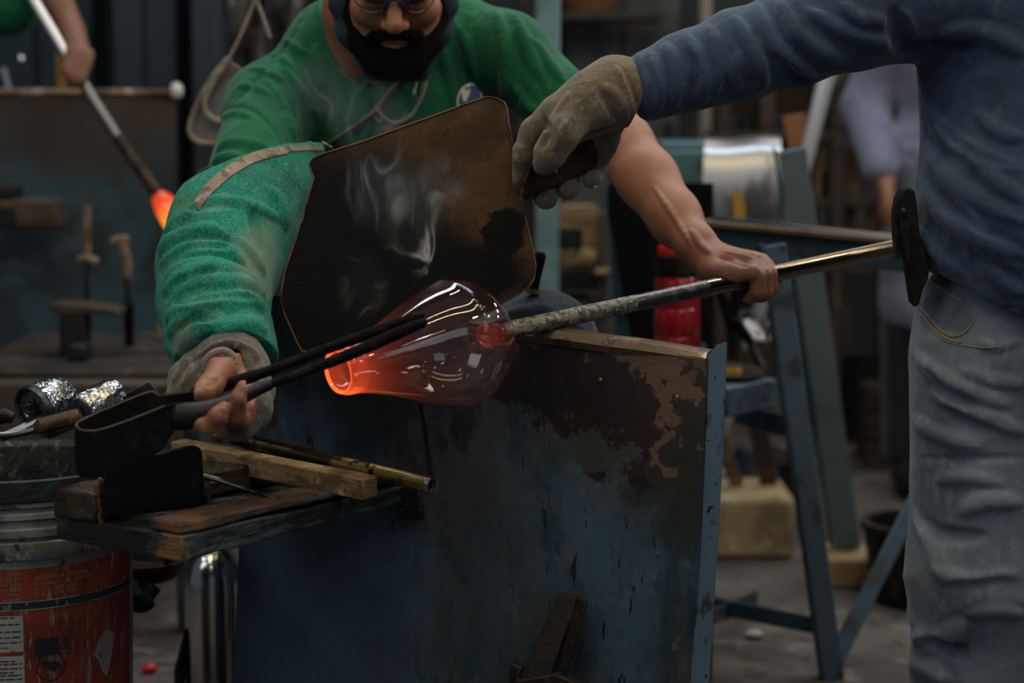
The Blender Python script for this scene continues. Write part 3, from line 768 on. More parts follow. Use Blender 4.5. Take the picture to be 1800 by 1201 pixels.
# round emblem: ring with a dark blot
uc, zc = uz(90, 1172); m = M(); rr = .0205; V = []; F = []
for k in range(40):
    a = 2 * math.pi * k / 40; V += [cyl(uc + rr * math.cos(a), zc + rr * math.sin(a), .0013), cyl(uc + (rr - .0022) * math.cos(a), zc + (rr - .0022) * math.sin(a), .0013)]
for k in range(40): F.append((2 * k, 2 * ((k + 1) % 40), 2 * ((k + 1) % 40) + 1, 2 * k + 1))
m.add(V, F)
blot = [(-.013, .008), (-.006, .011), (-.004, .006), (.004, .008), (.012, .003), (.017, -.004), (.008, -.003), (.004, -.008), (-.003, -.004), (-.010, -.002)]
m.add([cyl(uc + a, zc + b, .0013) for a, b in blot], [tuple(range(len(blot)))])
mk('emblem', m, m_ink, lab)
# pale torn patch of bare plastic on the label
uc2, zc2_ = uz(186, 1150); torn = [(-.028, .004), (-.018, .022), (-.006, .032), (.008, .034), (.022, .026), (.020, .006), (.012, -.016), (.002, -.034), (-.010, -.022), (-.018, -.006)]
mk('torn_patch', ([cyl(uc2 + a * .8, zc2_ + b, .0012) for a, b in torn], [tuple(range(len(torn)))]), m_pail, lab)
# lettering
def lettering(txt, size, px, py, name, material, parent, out=.0013, align='LEFT'):
    cu = bpy.data.curves.new(name, 'FONT'); cu.body = txt; cu.size = size; cu.align_x = align; cu.resolution_u = 2
    o = bpy.data.objects.new(name, cu); COL.objects.link(o)
    dg = bpy.context.evaluated_depsgraph_get(); me = bpy.data.meshes.new_from_object(o.evaluated_get(dg))
    V = np.array([v.co[:] for v in me.vertices]); F = [tuple(p.vertices) for p in me.polygons]
    bpy.data.objects.remove(o); bpy.data.curves.remove(cu); bpy.data.meshes.remove(me)
    u, z = uz(px, py)
    return mk(name, ([cyl(u + v[0], z + v[1], out) for v in V], F), material, parent, flat=True)
m_let = mat('faded_lettering', (0.27, 0.19, 0.17), .6)
for i, t in enumerate(('ASISTENCIA TECNICA', 'Guadalajara (33) 3678 4400', '01 (33) 3678 3000', '01 (33) 3698 3700')):
    lettering(t, .0078, 60, 1019.5 + i * 9.6, 'lettering', m_let, lab)
for i, t in enumerate(('COLOR', 'S.A. DE C.V.', 'No.    200', 'C.P. 44600', 'Mexico', 'TEL. 36783400')):
    lettering(t, .0062, 38, 1012 + i * 8.9, 'lettering', m_let, lab, align='RIGHT')

# ------------------------------------------------------------------ crumpled shiny cups and a tool lying over the pail
m_chrome = mat('shiny_crumpled_tin', (0.55, 0.55, 0.56), 0.18, 1.0, [dict(col=(0.10, 0.09, 0.08), scale=16, lo=.52, hi=.66, rough=.4)], bump=[(24, .8, (1, 1, 1), .01)])
def tin_cup(c, axis, r, h, label):
    o = thing('tin_ladle', np.asarray(c) - (0, 0, r), label, 'ladle', 'shiny ladles in the pail')
    mk('bowl', lathe([(r * .80, h), (r * .98, h * .8), (r, h * .4), (r, .006), (r * 1.03, .0), (r * .93, -.003), (r * .9, .004), (r * .88, h * .5), (r * .4, h * .75), (.0, h * .78)], c, axis, 36), m_chrome, o)
    mk('rim', lathe([(r * 1.05, .0), (r * 1.08, -.004), (r * 1.0, -.009), (r * .9, -.006), (r * .9, .0)], c, axis, 36, True), mat('dark_tin_rim', (.12, .13, .14), .3, .9), o)
    mk('stem', tube(smooth_path([np.asarray(c) + nrm(axis) * h * .78, np.asarray(c) + nrm(axis) * h * .3 + (.0, 0, -r * .35), np.asarray(c) + nrm(axis) * -.004 + (-.012, 0, -r * .55), np.asarray(c) + nrm(axis) * -.03 + (-.03, 0, -r * .75)], 4), .006, 8), m_steel, o)
tin_cup(P(66, 722, 2.80), (.55, .75, .25), .037, .055, 'shiny tin ladle with open mouth over the pail, nearest the left edge')
tin_cup(P(150, 724, 2.88), (.75, .5, .35), .030, .06, 'smaller shiny tin ladle beside the jacks strap')
m = M(); m.add(*prism([P(205, 700, 2.93), P(262, 668, 2.93), P(272, 680, 2.93), P(285, 705, 2.93)], (0.01, .02, -.03)))
mk('folded_tin_sheet', m, mat('purple_grey_tin', (.14, .13, .17), .35, .7), label='folded grey tin corner showing above the jacks', cat='tin sheet', bevel=.003)
hk = thing('hook_rod', P(70, 760, 2.68), 'thin rod with rusty grip lying across the pail rim', 'rod')
mk('rod', tube(smooth_path([P(-60, 768, 2.68), P(10, 765, 2.68), P(45, 760, 2.68), P(68, 752, 2.68)], 4), .005, 10), m_steel, hk)
mk('grip', tube([P(62, 754, 2.68), P(70, 750, 2.68), P(132, 733, 2.70), P(142, 729, 2.70)], [.007, .0115, .0115, .009], 12), mat('rusty_grip', (.05, .033, .018), .5, .3, [dict(col=(.17, .08, .025), scale=40, lo=.55, hi=.65)], bump=[(80, .4)]), hk)
hk = thing('short_rod', P(10, 745, 2.66), 'short dark rod end with greenish tip at the left edge of the pail', 'rod')
mk('rod', tube([P(-50, 745, 2.66), P(10, 730, 2.66), P(23, 735, 2.66)], [.011, .011, .008], 12), m_black, hk)
# ------------------------------------------------------------------ hot glass bubble on the blowpipe
gN = P(597, 653, 2.495); gC = P(797, 604, 2.615)
gax = nrm(gC - gN); gl = np.linalg.norm(gC - gN)
k_ = mpp(2.6)
prof = [(0, .0300), (.004, .0318), (.010, .0325), (.022, .0330), (.045, .0378), (.075, .0472), (.105, .0588), (.135, .0706), (.160, .0790), (.182, .0842), (gl, .0868)]
# scale lengths so that the widest ring sits at gC
prof = [(h * gl / prof[-1][0] if h < gl else gl, r) for h, r in prof]
for a in (15, 30, 45, 58, 70, 80, 86):
    prof.append((gl + .080 * math.sin(math.radians(a)), .0868 * math.cos(math.radians(a))))
prof.append((gl + .082, .0125)); prof.append((gl + .087, .0118))
hh = np.array([p[0] for p in prof]); rr_ = np.array([p[1] for p in prof])
# resample smoothly
tt = np.linspace(0, len(prof) - 1, 90); hs = np.interp(tt, np.arange(len(prof)), hh); rs = np.interp(tt, np.arange(len(prof)), rr_)
for _ in range(6):
    hs[1:-1] = (hs[:-2] + 2 * hs[1:-1] + hs[2:]) / 4; rs[1:-1] = (rs[:-2] + 2 * rs[1:-1] + rs[2:]) / 4
thick = np.interp(hs, [0, .02, .06, .15, gl, gl + .06, gl + .085], [.0052, .0060, .0050, .0034, .0030, .0036, .0060])
outer = list(zip(rs, hs)); inner = [(max(.0035, r - t * 1.0), h) for r, h, t in zip(rs, hs, thick)]
inner = [(r, h) for r, h in inner]
inner[-1] = (.0035, hs[-1] - .004)
profile = outer + [(.004, hs[-1] + .001)] + inner[::-1] + [(rs[0] - .003, hs[0] - .0035), (rs[0] - .0012, hs[0] - .0032)]
glass = thing('glass_bubble', gC - (0, 0, .088), 'glowing clear glass bubble with orange hot neck on the blowpipe', 'glass bubble')
def hot_glass():
    m = bpy.data.materials.new('hot_glass'); m.use_nodes = True; nt = m.node_tree; L = nt.links; nt.nodes.clear()
    out = _node(nt, 'ShaderNodeOutputMaterial'); gl_ = _node(nt, 'ShaderNodeBsdfGlass'); gl_.inputs['IOR'].default_value = 1.46; gl_.inputs['Roughness'].default_value = 0.0
    gl_.inputs['Color'].default_value = (1, .99, .98, 1)
    L.new(gl_.outputs[0], out.inputs['Surface'])
    em = _node(nt, 'ShaderNodeEmission'); 
    # heat: hottest at the mouth, cooling along the axis (object space is the bubble's own place)
    tc = _node(nt, 'ShaderNodeTexCoord'); org = WO[glass.name]
    sub = _node(nt, 'ShaderNodeVectorMath', operation='SUBTRACT'); sub.inputs[1].default_value = tuple(gN - org); L.new(tc.outputs['Object'], sub.inputs[0])
    dot = _node(nt, 'ShaderNodeVectorMath', operation='DOT_PRODUCT'); dot.inputs[1].default_value = tuple(gax); L.new(sub.outputs[0], dot.inputs[0])
    cr = _node(nt, 'ShaderNodeValToRGB'); mr = _node(nt, 'ShaderNodeMapRange'); mr.inputs['From Min'].default_value = -.01; mr.inputs['From Max'].default_value = .30
    L.new(dot.outputs['Value'], mr.inputs['Value']); L.new(mr.outputs[0], cr.inputs[0])
    e = cr.color_ramp.elements; e[0].position = 0.0; e[0].color = (1.0, .085, .016, 1); e[1].position = 1.0; e[1].color = (.85, .045, .012, 1)
    st = _node(nt, 'ShaderNodeFloatCurve'); cm = st.mapping.curves[0]
    for x, y in ((.0, 1.0),): pass
    cm.points[0].location = (0, 1.0); cm.points[1].location = (1, .030)
    for x, y in ((.06, .95), (.13, .46), (.24, .17), (.38, .060), (.55, .024), (.75, .018), (.9, .022)): cm.points.new(x, y)
    st.mapping.update()
    L.new(mr.outputs[0], st.inputs['Value'])
    mu = _node(nt, 'ShaderNodeMath', operation='MULTIPLY'); mu.inputs[1].default_value = GLOW; L.new(st.outputs[0], mu.inputs[0])
    L.new(cr.outputs[0], em.inputs['Color']); L.new(mu.outputs[0], em.inputs['Strength']); L.new(em.outputs[0], out.inputs['Volume'])
    return m
GLOW = 60.0
mk('bubble', lathe(profile, gN, gax, 96, True), hot_glass(), glass, label='thin clear bubble, glowing at the mouth')
# thicker glowing lump of glass inside where the pipe joins
mk('pipe_joint', lathe([(.0, -.016), (.008, -.015), (.016, -.009), (.0195, .0), (.0175, .010), (.0125, .018), (.004, .022), (.0, .022)], gN + gax * (hs[-1] - .026), gax, 28), mat('glowing_joint', (.9, .35, .25), .12, 0, emit=(1.0, .08, .04, .035), trans=.85), glass, label='red glowing joint at the pipe end')

# ------------------------------------------------------------------ blowpipe
bp0 = gN + gax * (hs[-1] + .002); bp1 = P(1240, 506, 2.875); bp2 = P(1580, 434, 3.045)
bdir = nrm(bp2 - bp0)
blow = thing('blowpipe', bp0 + (0, 0, -.015), 'long steel blowpipe carrying the glass bubble across the bench', 'blowpipe')
pth = [bp0, bp0 * .97 + bp2 * .03, bp0 * .8 + bp2 * .2, bp0 * .62 + bp2 * .38, bp2 + (bp2 - bp0) * .12]
mk('scaly_end', tube([bp0, bp0 * .985 + bp2 * .015, bp0 * .70 + bp2 * .30], [.0095, .0122, .0118], 24), mat('scaly_steel', (.24, .22, .18), .6, .5, [dict(col=(.07, .07, .068), scale=90, lo=.42, hi=.60, rough=.5), dict(col=(.34, .32, .27), scale=150, lo=.54, hi=.68)], bump=[(130, .8, (1, 1, 1), .003)]), blow, label='scaly grey burnt end')
pe = bp2 + (bp2 - bp0) * .12
mk('blued_section', tube([bp0 * .70 + bp2 * .30, bp0 * .62 + bp2 * .38, bp0 * .52 + bp2 * .48], [.0117, .0119, .0120], 24), mat('blued_pipe', (.085, .075, .075), .32, .9, [dict(col=(.20, .18, .15), scale=90, lo=.55, hi=.72, rough=.5)]), blow, label='dark heat blued stretch')
mk('tube', tube([bp0 * .53 + bp2 * .47, bp0 * .4 + bp2 * .6, pe], [.0119, .0120, .0125], 24), mat('polished_pipe', (.19, .14, .085), .13, 1.0), blow, label='polished brassy tube')

# ------------------------------------------------------------------ heat shield paddle held by the glove
out = [(545, 286), (550, 279), (570, 270), (640, 248), (700, 226), (780, 197), (840, 175), (858, 170), (874, 173), (886, 180), (891, 190), (894, 216), (904, 270), (913, 325), (925, 390), (937, 440), (942, 468), (939, 490), (930, 504), (912, 517), (892, 528), (860, 545), (800, 580), (720, 612), (640, 626), (560, 622), (530, 617), (522, 602), (510, 575), (500, 552), (494, 532), (495, 510), (500, 482), (508, 455), (520, 422), (530, 392), (538, 360), (549, 322), (552, 312), (546, 300)]
pdp = P(720, 400, 2.735); pdn = nrm((0.10, -1.0, 0.10))
pad = thing('heat_paddle', ray_plane(700, 610, pdp, pdn), 'charred brown wooden paddle with handle, held behind the hot glass', 'paddle')
def paddle_mat(org):
    c = lambda px, py: ray_plane(px, py, pdp, pdn)
    return mat('charred_brown_board', (0.085, 0.046, 0.024), 0.6, 0, [dict(col=(0.050, 0.027, 0.015), scale=9, lo=.42, hi=.66), dict(col=(0.12, 0.068, 0.036), scale=26, lo=.58, hi=.80, amt=.6), dict(col=(0.03, 0.02, 0.013), scale=60, lo=.64, hi=.76, amt=.7)],
        [dict(col=(0.0065, 0.0062, 0.0066), c=c(615, 470), r=(.165, .3, .17), noise=.9, soft=.34, scale=7, rough=.75),
         dict(col=(0.007, 0.0066, 0.0066), c=c(790, 490), r=(.100, .3, .070), noise=1.1, soft=.3, scale=9, rough=.75),
         dict(col=(0.005, 0.005, 0.005), c=c(885, 405), r=(.036, .3, .030), noise=1.5, soft=.13, scale=22),
         dict(col=(0.005, 0.005, 0.005), c=c(870, 490), r=(.020, .3, .030), noise=1.8, soft=.12, scale=24)],
        bump=[(60, .25, (1, 1, 1), .002), (200, .25)], org=org, spec=.18)
poly = [ray_plane(x, y, pdp, pdn) for x, y in out]
mk('board', prism(poly[::-1], -pdn * .011), paddle_mat, pad, bevel=.0022, seg=2)
rimp = [p + pdn * .0004 for p in poly]; mk('highlight_edge', tube(rimp + [rimp[0]], .0015, 6, caps=False), mat('orange_lit_edge', (.15, .072, .030), .7, 0, [dict(col=(.03, .018, .01), scale=14, lo=.45, hi=.62)]), pad, label='paler orange brown board edge, warm light painted on')  # warm light along the rim, painted as a paler orange strip
hpoly = [ray_plane(x, y, pdp - pdn * .0005, pdn) for x, y in ((896, 288), (906, 280), (935, 268), (985, 252), (1036, 240), (1044, 242), (1050, 262), (1052, 285), (1046, 296), (1000, 316), (955, 338), (925, 350), (910, 346))]
mk('handle', prism(hpoly[::-1], -pdn * .018), mat('dark_handle', (.060, .033, .018), .7, 0, [dict(col=(.022, .014, .009), scale=18, lo=.46, hi=.66)], bump=[(60, .4)], spec=.15), pad, bevel=.005, seg=3)
m = M(); m.add(*tube([ray_plane(x, y, pdp + pdn * .006, pdn) for x, y in ((917, 312), (919, 340))], .0011, 6)); mk('staple', m, m_steel, pad)
m = M(); m.add(*tube([ray_plane(x, y, pdp + pdn * .0075, pdn) for x, y in ((974, 294), (979, 304))], .0012, 6)); mk('staple', m, m_steel, pad)
# ------------------------------------------------------------------ people
def skin_mat(org): return mat('skin', (0.30, 0.130, 0.072), 0.55, 0, [dict(col=(0.27, 0.10, 0.06), scale=14, lo=.45, hi=.7), dict(col=(0.40, 0.19, 0.11), scale=40, lo=.52, hi=.8, amt=.4)], bump=[(260, .25, (1, 1, 1), .001), (60, .2, (1, 1, 1), .0015)], org=org, sss=.12)
def cloth(name, base, dark, light=None, weave=900, sheen=.3, rough=.85, extra=(), blobs=()):
    lay = [dict(col=dark, scale=5, lo=.45, hi=.7), dict(col=light or base, scale=22, lo=.58, hi=.75)] + list(extra)
    return lambda org: mat(name, base, rough, 0, lay, blobs, bump=[(weave, .3, (1, 1, 1), .0008), (160, .2, (1, 1, 1), .001), (20, .55, (1, 1, .7), .007), (48, .45, (1, 1, .6), .003)], sheen=sheen, org=org, spec=.25)
def pr(px, D): return px * D / FPX
def hull(h, pts, pad):
    p = np.array(pts); return Field(p.min(0) - pad, p.max(0) + pad, h)

# ================================================= the seated glassblower
man = thing('person', (*(P(690, 300, 3.35)[:2]), 0.0), 'seated bearded man in green tee shirt and thick green sleeve, shaping the glass', 'person', None)

# ---- green tee shirt
S = Field((-.62, 2.92, .70), (.26, 3.56, 1.36), .0034)
S.ell(P(690, 230, 3.31), (.180, .120, .20), .03)
S.ell(P(700, 440, 3.34), (.172, .122, .21), .05)
S.cap(P(592, 82, 3.30), P(474, 190, 3.22), .060, .064, .05)
S.cap(P(592, 82, 3.30), P(790, 70, 3.31), .070, .070, .05)
S.cap(P(474, 190, 3.22), P(436, 322, 3.03), .066, .064, .035)
S.cap(P(790, 68, 3.31), P(892, 92, 3.27), .062, .060, .05)
S.cap(P(892, 96, 3.27), P(1046, 238, 3.18), .062, .053, .035)
S.cap(P(630, -60, 3.22), P(654, 58, 3.14), .073, .058, .008, sub=True)
S.clip(P(405, 372, 2.95), nrm(P(436, 322, 3.03) - P(474, 190, 3.22)) + np.array((-.25, 0, -.1)))
S.wrinkle(lambda p: -.004 * creases(p, 26, 3, (1.0, .6, .5)) + .0015 * waves(p, 60, 8), .02)
# folds traced over the chest, the shoulder and the sleeve
for l, r in (([(500, 118), (530, 160), (560, 205), (575, 240)], .006), ([(470, 140), (500, 190), (520, 250)], .006), ([(540, 90), (580, 130), (610, 180)], .006),
             ([(384, 262), (410, 252), (440, 255), (470, 262)], .008), ([(376, 285), (400, 276), (430, 280)], .007), ([(392, 205), (420, 200), (440, 208)], .006),
             ([(460, 90), (490, 100), (510, 118)], .006), ([(440, 120), (470, 128), (495, 142)], .006), ([(420, 150), (450, 156), (472, 168)], .006), ([(480, 62), (510, 76), (530, 95)], .006),
             ([(768, 60), (785, 120), (800, 190)], .008), ([(800, 40), (825, 90), (836, 140)], .007), ([(868, 10), (885, 70), (890, 140), (886, 190)], .009), ([(905, 30), (930, 90), (952, 140)], .009), ([(935, 70), (965, 110), (995, 150)], .008), ([(905, 150), (930, 185), (960, 205)], .008), ([(640, 170), (650, 210), (640, 250)], .007), ([(580, 220), (600, 245), (605, 262)], .006)):
    S.ridge(l, r, .40)
for l, r in (([(536, 18), (515, 62), (478, 110), (440, 152), (404, 186)], .0040), ([(388, 196), (420, 186), (450, 196), (476, 220), (494, 252)], .006), ([(900, 60), (915, 110), (912, 160), (900, 200)], .004), ([(895, 208), (930, 214), (965, 212)], .006)):
    S.ridge(l, r, .5, groove=True, k=.003)
m_shirt = cloth('green_tee', (0.006, 0.115, 0.050), (0.004, 0.078, 0.036), (0.010, 0.145, 0.066), 700, .15)
shirt = mk('tee_shirt', S.mesh(), m_shirt, man, label='green cotton tee shirt')
# collar band
col_pts = [S.hit(*q) for q in ((563, 8), (568, 45), (582, 86), (610, 120), (648, 145))]
col_pts = [p + nrm(CO - p) * .002 for p in col_pts if p is not None]
if len(col_pts) > 2: mk('collar', tube(smooth_path([col_pts[0] + (0.02, .06, .012)] + col_pts, 5), .0055, 8, flat=1.6), m_shirt, man)
# round badge printed on the shirt
bcx, bcy = 825.5, 175.0
_bp = np.array([q for q in (S.hit(bcx + 22 * math.cos(t), bcy + 26 * math.sin(t)) for t in np.linspace(0, 6.28, 25)) if q is not None])
_bc = _bp.mean(0); _bn = np.linalg.svd(_bp - _bc)[2][2]; _bn = _bn if _bn[1] < 0 else -_bn
_bo = max((_bp - _bc) @ _bn) * .8
def on_shirt(x, y, o): return ray_plane(x, y, _bc + _bn * (_bo + o), _bn)
def badge_poly(pts, o): return [on_shirt(*q, o) for q in pts]
def ringpts(rx, ry, n=36): return [(bcx + rx * math.cos(2 * math.pi * k / n) - .10 * ry * math.sin(2 * math.pi * k / n), bcy + ry * math.sin(2 * math.pi * k / n)) for k in range(n)]
def fan(pts, o):
    c = np.mean(np.array(pts), 0); V = [on_shirt(c[0], c[1], o)] + badge_poly(pts, o); n = len(pts)
    return V, [(0, 1 + (k + 1) % n, 1 + k) for k in range(n)]
m_bw = mat('badge_white', (.62, .64, .62), .8); m_bb = mat('badge_blue', (.055, .105, .27), .8)
bad = mk('badge', fan(ringpts(22.5, 29), .0005), m_bw, shirt, label='round white rimmed badge')
land = [(811, 160), (815, 155), (823, 155), (826, 152), (818, 150), (825, 148.5), (826, 153), (822, 156), (818.5, 156.5), (820, 160), (822, 157.5), (826, 156.5), (827, 159), (825.5, 166), (824, 171), (821, 173), (820, 178), (815.5, 178.5), (812, 170), (811.5, 164), (809, 163.5)]
mb = M(); mb.add(*fan(ringpts(19.6, 26), .0009))
mk('badge', mb, m_bb, shirt, label='blue disc of the badge')
for pts_ in ([(812, 157), (816, 154.5), (819, 155.5), (819.5, 159.5), (822, 160.2), (823.5, 156.8), (826.5, 157), (827, 160), (825, 165), (824.5, 170), (821, 173), (820, 178), (815.5, 178.5), (812.5, 171), (811.5, 164), (808.5, 162)], [(816, 151), (822, 148.6), (827, 149.4), (825.5, 153.4), (820, 153.2)], [(817, 183), (822, 181), (826, 186), (824, 193), (820, 196)]):
    mk('badge_land', fan(pts_, .0013), m_bw, shirt)

# ---- thick green welding sleeve on his right arm
W = Field((-.62, 2.48, .74), (-.20, 3.14, 1.10), .003)
sc = [(485, 268, 3.02, 84), (445, 335, 2.95, 98), (408, 402, 2.86, 104), (383, 470, 2.78, 101), (374, 530, 2.71, 91), (386, 590, 2.64, 87), (402, 640, 2.59, 78), (408, 668, 2.55, 66)]
for a, b in zip(sc[:-1], sc[1:]): W.cap(P(*a[:3]), P(*b[:3]), pr(a[3], a[2]), pr(b[3], b[2]), .03)
cuff_c = P(403, 634, 2.595); cuff_n = nrm((0.10, -.72, -.69))
W.clip(cuff_c, cuff_n)
W.cap(cuff_c + cuff_n * .03, cuff_c - cuff_n * .05, .050, .046, .004, sub=True)
ta_, tb_, tc_ = P(338, 350, 2.965), W.hit(455, 266), P(576, 252, 3.03)
tn = nrm(np.cross(tb_ - ta_, tc_ - ta_)); tn = tn if tn[2] > 0 else -tn
W.clip(ta_, tn)
W.wrinkle(lambda p: -.0022 * creases(p, 34, 21, (.6, .6, 1.3)), .02)
for l, r in (([(283, 447), (300, 425), (333, 412), (367, 407), (400, 417)], .0075), ([(285, 462), (327, 443), (377, 441), (402, 449), (424, 462)], .0085), ([(293, 494), (320, 474), (360, 466), (402, 467)], .0075),
             ([(290, 516), (320, 494), (353, 481), (400, 478), (446, 492)], .009), ([(313, 518), (340, 503), (383, 499), (433, 502), (460, 520)], .0085), ([(296, 560), (320, 548), (360, 536), (430, 528), (458, 540)], .0085),
             ([(328, 637), (332, 602), (347, 583), (383, 567), (432, 562)], .0075), ([(292, 410), (317, 388), (340, 376)], .0065), ([(340, 362), (390, 356), (440, 364), (488, 384)], .0075),
             ([(300, 590), (312, 570), (330, 556)], .006), ([(372, 600), (400, 578), (440, 572), (466, 584)], .0065), ([(420, 420), (446, 452), (462, 480)], .006), ([(470, 330), (490, 360), (500, 400)], .008)):
    W.ridge(l, r * 1.2, .42)
for l, r in (([(446, 372), (452, 402), (462, 442)], .0065), ([(300, 455), (330, 432), (372, 428), (402, 434)], .005), ([(308, 532), (350, 520), (410, 514), (448, 524)], .006), ([(318, 580), (350, 560), (420, 548)], .0055), ([(296, 508), (330, 486), (380, 472)], .005)):
    W.ridge(l, r * 1.15, .3, groove=True)
def sleeve_mat(org): return mat('fuzzy_green_leather', (0.012, 0.260, 0.185), 0.9, 0, [dict(col=(0.004, 0.16, 0.125), scale=9, lo=.45, hi=.66), dict(col=(0.05, 0.20, 0.09), scale=13, lo=.62, hi=.82, stretch=(.6, .6, 1.8)), dict(col=(0.16, 0.34, 0.26), scale=36, lo=.56, hi=.85, stretch=(.7, .7, 1.6), amt=.6), dict(col=(0.05, 0.10, 0.07), scale=80, lo=.60, hi=.8, amt=.45), dict(col=(0.11, 0.40, 0.30), scale=300, lo=.48, hi=.66, amt=.42, detail=2, stretch=(1, 1, .6)), dict(col=(0.004, 0.10, 0.07), scale=240, lo=.50, hi=.66, amt=.40, detail=2, stretch=(1, 1, .6))],
        [dict(col=(.19, .22, .16), c=P(330, 600, 2.60), r=(.018, .08, .028), noise=1.6, amt=.7, soft=.4, scale=30), dict(col=(.22, .26, .19), c=P(455, 470, 2.72), r=(.025, .09, .07), noise=1.5, amt=.6, soft=.5, scale=24)],
        bump=[(420, .8, (1, 1, .6), .002), (1100, .6, (1, 1, 1), .001)], sheen=.12, org=org, spec=.12)
slv = mk('welding_sleeve', W.mesh(), sleeve_mat, man, label='fuzzy green leather sleeve')
m_trim = mat('tan_leather_trim', (0.25, 0.20, 0.145), 0.75, 0, [dict(col=(.12, .09, .06), scale=40, lo=.5, hi=.66), dict(col=(.36, .31, .25), scale=90, lo=.6, hi=.7)], bump=[(200, .4)])
_edge = smooth_path([(341, 356), (352, 337), (370, 319), (392, 300), (415, 285), (440, 273), (470, 265), (505, 260), (540, 259), (566, 262)], 4)
_rows = [[], [], []]
for i_, q in enumerate(_edge):
    wd = 4 + 13 * math.sin(math.pi * min(1, max(0, (1 - i_ / (len(_edge) - 1)) * 1.15)) ** .8 * .55) * (1 if i_ < len(_edge) * .75 else .6)
    for k_, f_ in enumerate((-.12, .5, 1.0)):
        h_ = W.hit(q[0] + wd * .55 * f_, q[1] + wd * .85 * f_) if f_ > 0 else W.hit(q[0] + 1, q[1] + 2)
        _rows[k_].append(None if h_ is None else h_ + nrm(CO - h_) * .0018 + (np.array((0, .004, .004)) if f_ < 0 else 0))
_ok = [i for i in range(len(_edge)) if all(r[i] is not None for r in _rows)]
mk('sleeve_trim', sheet([[r[i] for i in _ok] for r in _rows], .0025), m_trim, slv, label='pale tan stitched edge')
mk('dark_lining', prism([P(x, y, 2.975) for x, y in ((346, 301), (364, 292), (386, 294), (382, 312), (366, 324), (352, 342), (336, 338), (338, 314))], (.01, .03, 0)), mat('dark_lining', (.03, .034, .042), .8), slv, bevel=.003, label='dark grey lining flap')
e1 = nrm(np.cross(cuff_n, (0, 0, 1))); e2 = nrm(np.cross(e1, cuff_n))
ring = []
for k in range(33):
    a = 2 * math.pi * k / 32; d = e1 * math.cos(a) + e2 * math.sin(a)
    # find the cut edge of the sleeve in this direction
    t = np.linspace(.035, .10, 40); v = W.val((cuff_c - cuff_n * .004) + t[:, None] * d); j = np.nonzero(v > 0)[0]
    ring.append(cuff_c + d * (t[j[0]] if len(j) else .06) - cuff_n * .003)
mk('cuff_trim', tube(ring, .0062, 8), mat('tan_cuff', (0.17, 0.125, 0.07), .8, 0, [dict(col=(.07, .05, .03), scale=40, lo=.5, hi=.65)], bump=[(160, .4)]), slv, label='tan bound cuff edge')
# leather strap from the sleeve over the chest to the neck
def strap(pix, rad, name, material, off=.007, flat=.55, parent=man):
    p = [S.hit(*q) for q in pix]; p = [a + nrm(CO - a) * off for a in p if a is not None]
    return mk(name, tube(smooth_path(p, 6), rad, 10, flat=flat), material, parent)
m_cord = mat('tan_cord', (0.19, 0.145, 0.095), .7, 0, [dict(col=(.08, .06, .04), scale=30, lo=.5, hi=.65)], bump=[(120, .3)])
strap([(574, 254), (600, 238), (640, 210), (662, 190), (684, 160), (706, 138)], .0062, 'sleeve_strap', m_cord, .007, .5)
strap([(741, 96), (747, 130), (741, 165), (726, 198), (706, 214), (686, 214), (668, 198), (660, 186)], .0068, 'sleeve_strap', mat('grey_cord', (.20, .19, .17), .6, 0, [dict(col=(.09, .085, .08), scale=30, lo=.5, hi=.65)]), .009, .5)
strap([(736, 92), (737, 115), (731, 135)], .008, 'strap_tab', m_trim, .014, .4)
strap([(731, 146), (729, 158), (728, 167)], .0028, 'strap_clip', mat('bright_clip', (.8, .8, .78), .2, .9), .017, 1)
strap([(662, 188), (672, 200), (668, 214), (658, 206)], .004, 'strap_loop', m_cord, .012, .6)
V, F = box(P(566, 250, 2.975), P(584, 260, 2.975), .012, .004); mk('strap_buckle', (V, F), m_steel, slv, bevel=.001)

# ---- bare fingers out of the right glove, holding the jacks
H1 = Field(P(320, 775, 2.30) - (0, 0, .0), P(470, 610, 2.58) + (0, 0, .0), .0018)
thumb = [(400, 625, 2.535, .018), (389, 650, 2.475, .0172), (371, 677, 2.425, .0150), (355, 690, 2.402, .0128), (346, 694, 2.395, .0095)]
H1.chain([P(*t[:3]) for t in thumb], [t[3] for t in thumb], .006)
fing = ([(452, 712, 2.47, .0135), (424, 742, 2.405, .0128), (414, 728, 2.368, .0120), (423, 700, 2.358, .0117), (428.5, 682, 2.360, .0092)],
        [(436, 735, 2.46, .0130), (392, 757, 2.395, .0125), (368, 752, 2.352, .0118), (384, 731, 2.345, .0115), (394, 719, 2.349, .0090)],
        [(412, 745, 2.46, .0120), (362, 760, 2.40, .0115), (345, 754, 2.365, .0105), (352, 744, 2.352, .0090)],
        [(395, 745, 2.47, .0105), (345, 760, 2.425, .0100), (335, 757, 2.395, .0085)])
for f in fing: H1.chain([P(*t[:3]) for t in f], [t[3] for t in f], .0035)
H1.cap(P(400, 650, 2.53), P(440, 715, 2.49), .026, .020, .012)
for (x, y, D, dx) in ((372, 672, 2.41, 16), (374, 667, 2.412, 16), (370, 677, 2.41, 15)):      # creases over the thumb joint
    H1.ridge([(x - dx, y - 3), (x, y + 2), (x + dx, y - 4)], .0013, .2, k=.0015, groove=True)
h1m = H1.mesh()
nails = [H1.hit(*q) for q in ((429, 685), (390, 722), (349, 690))]

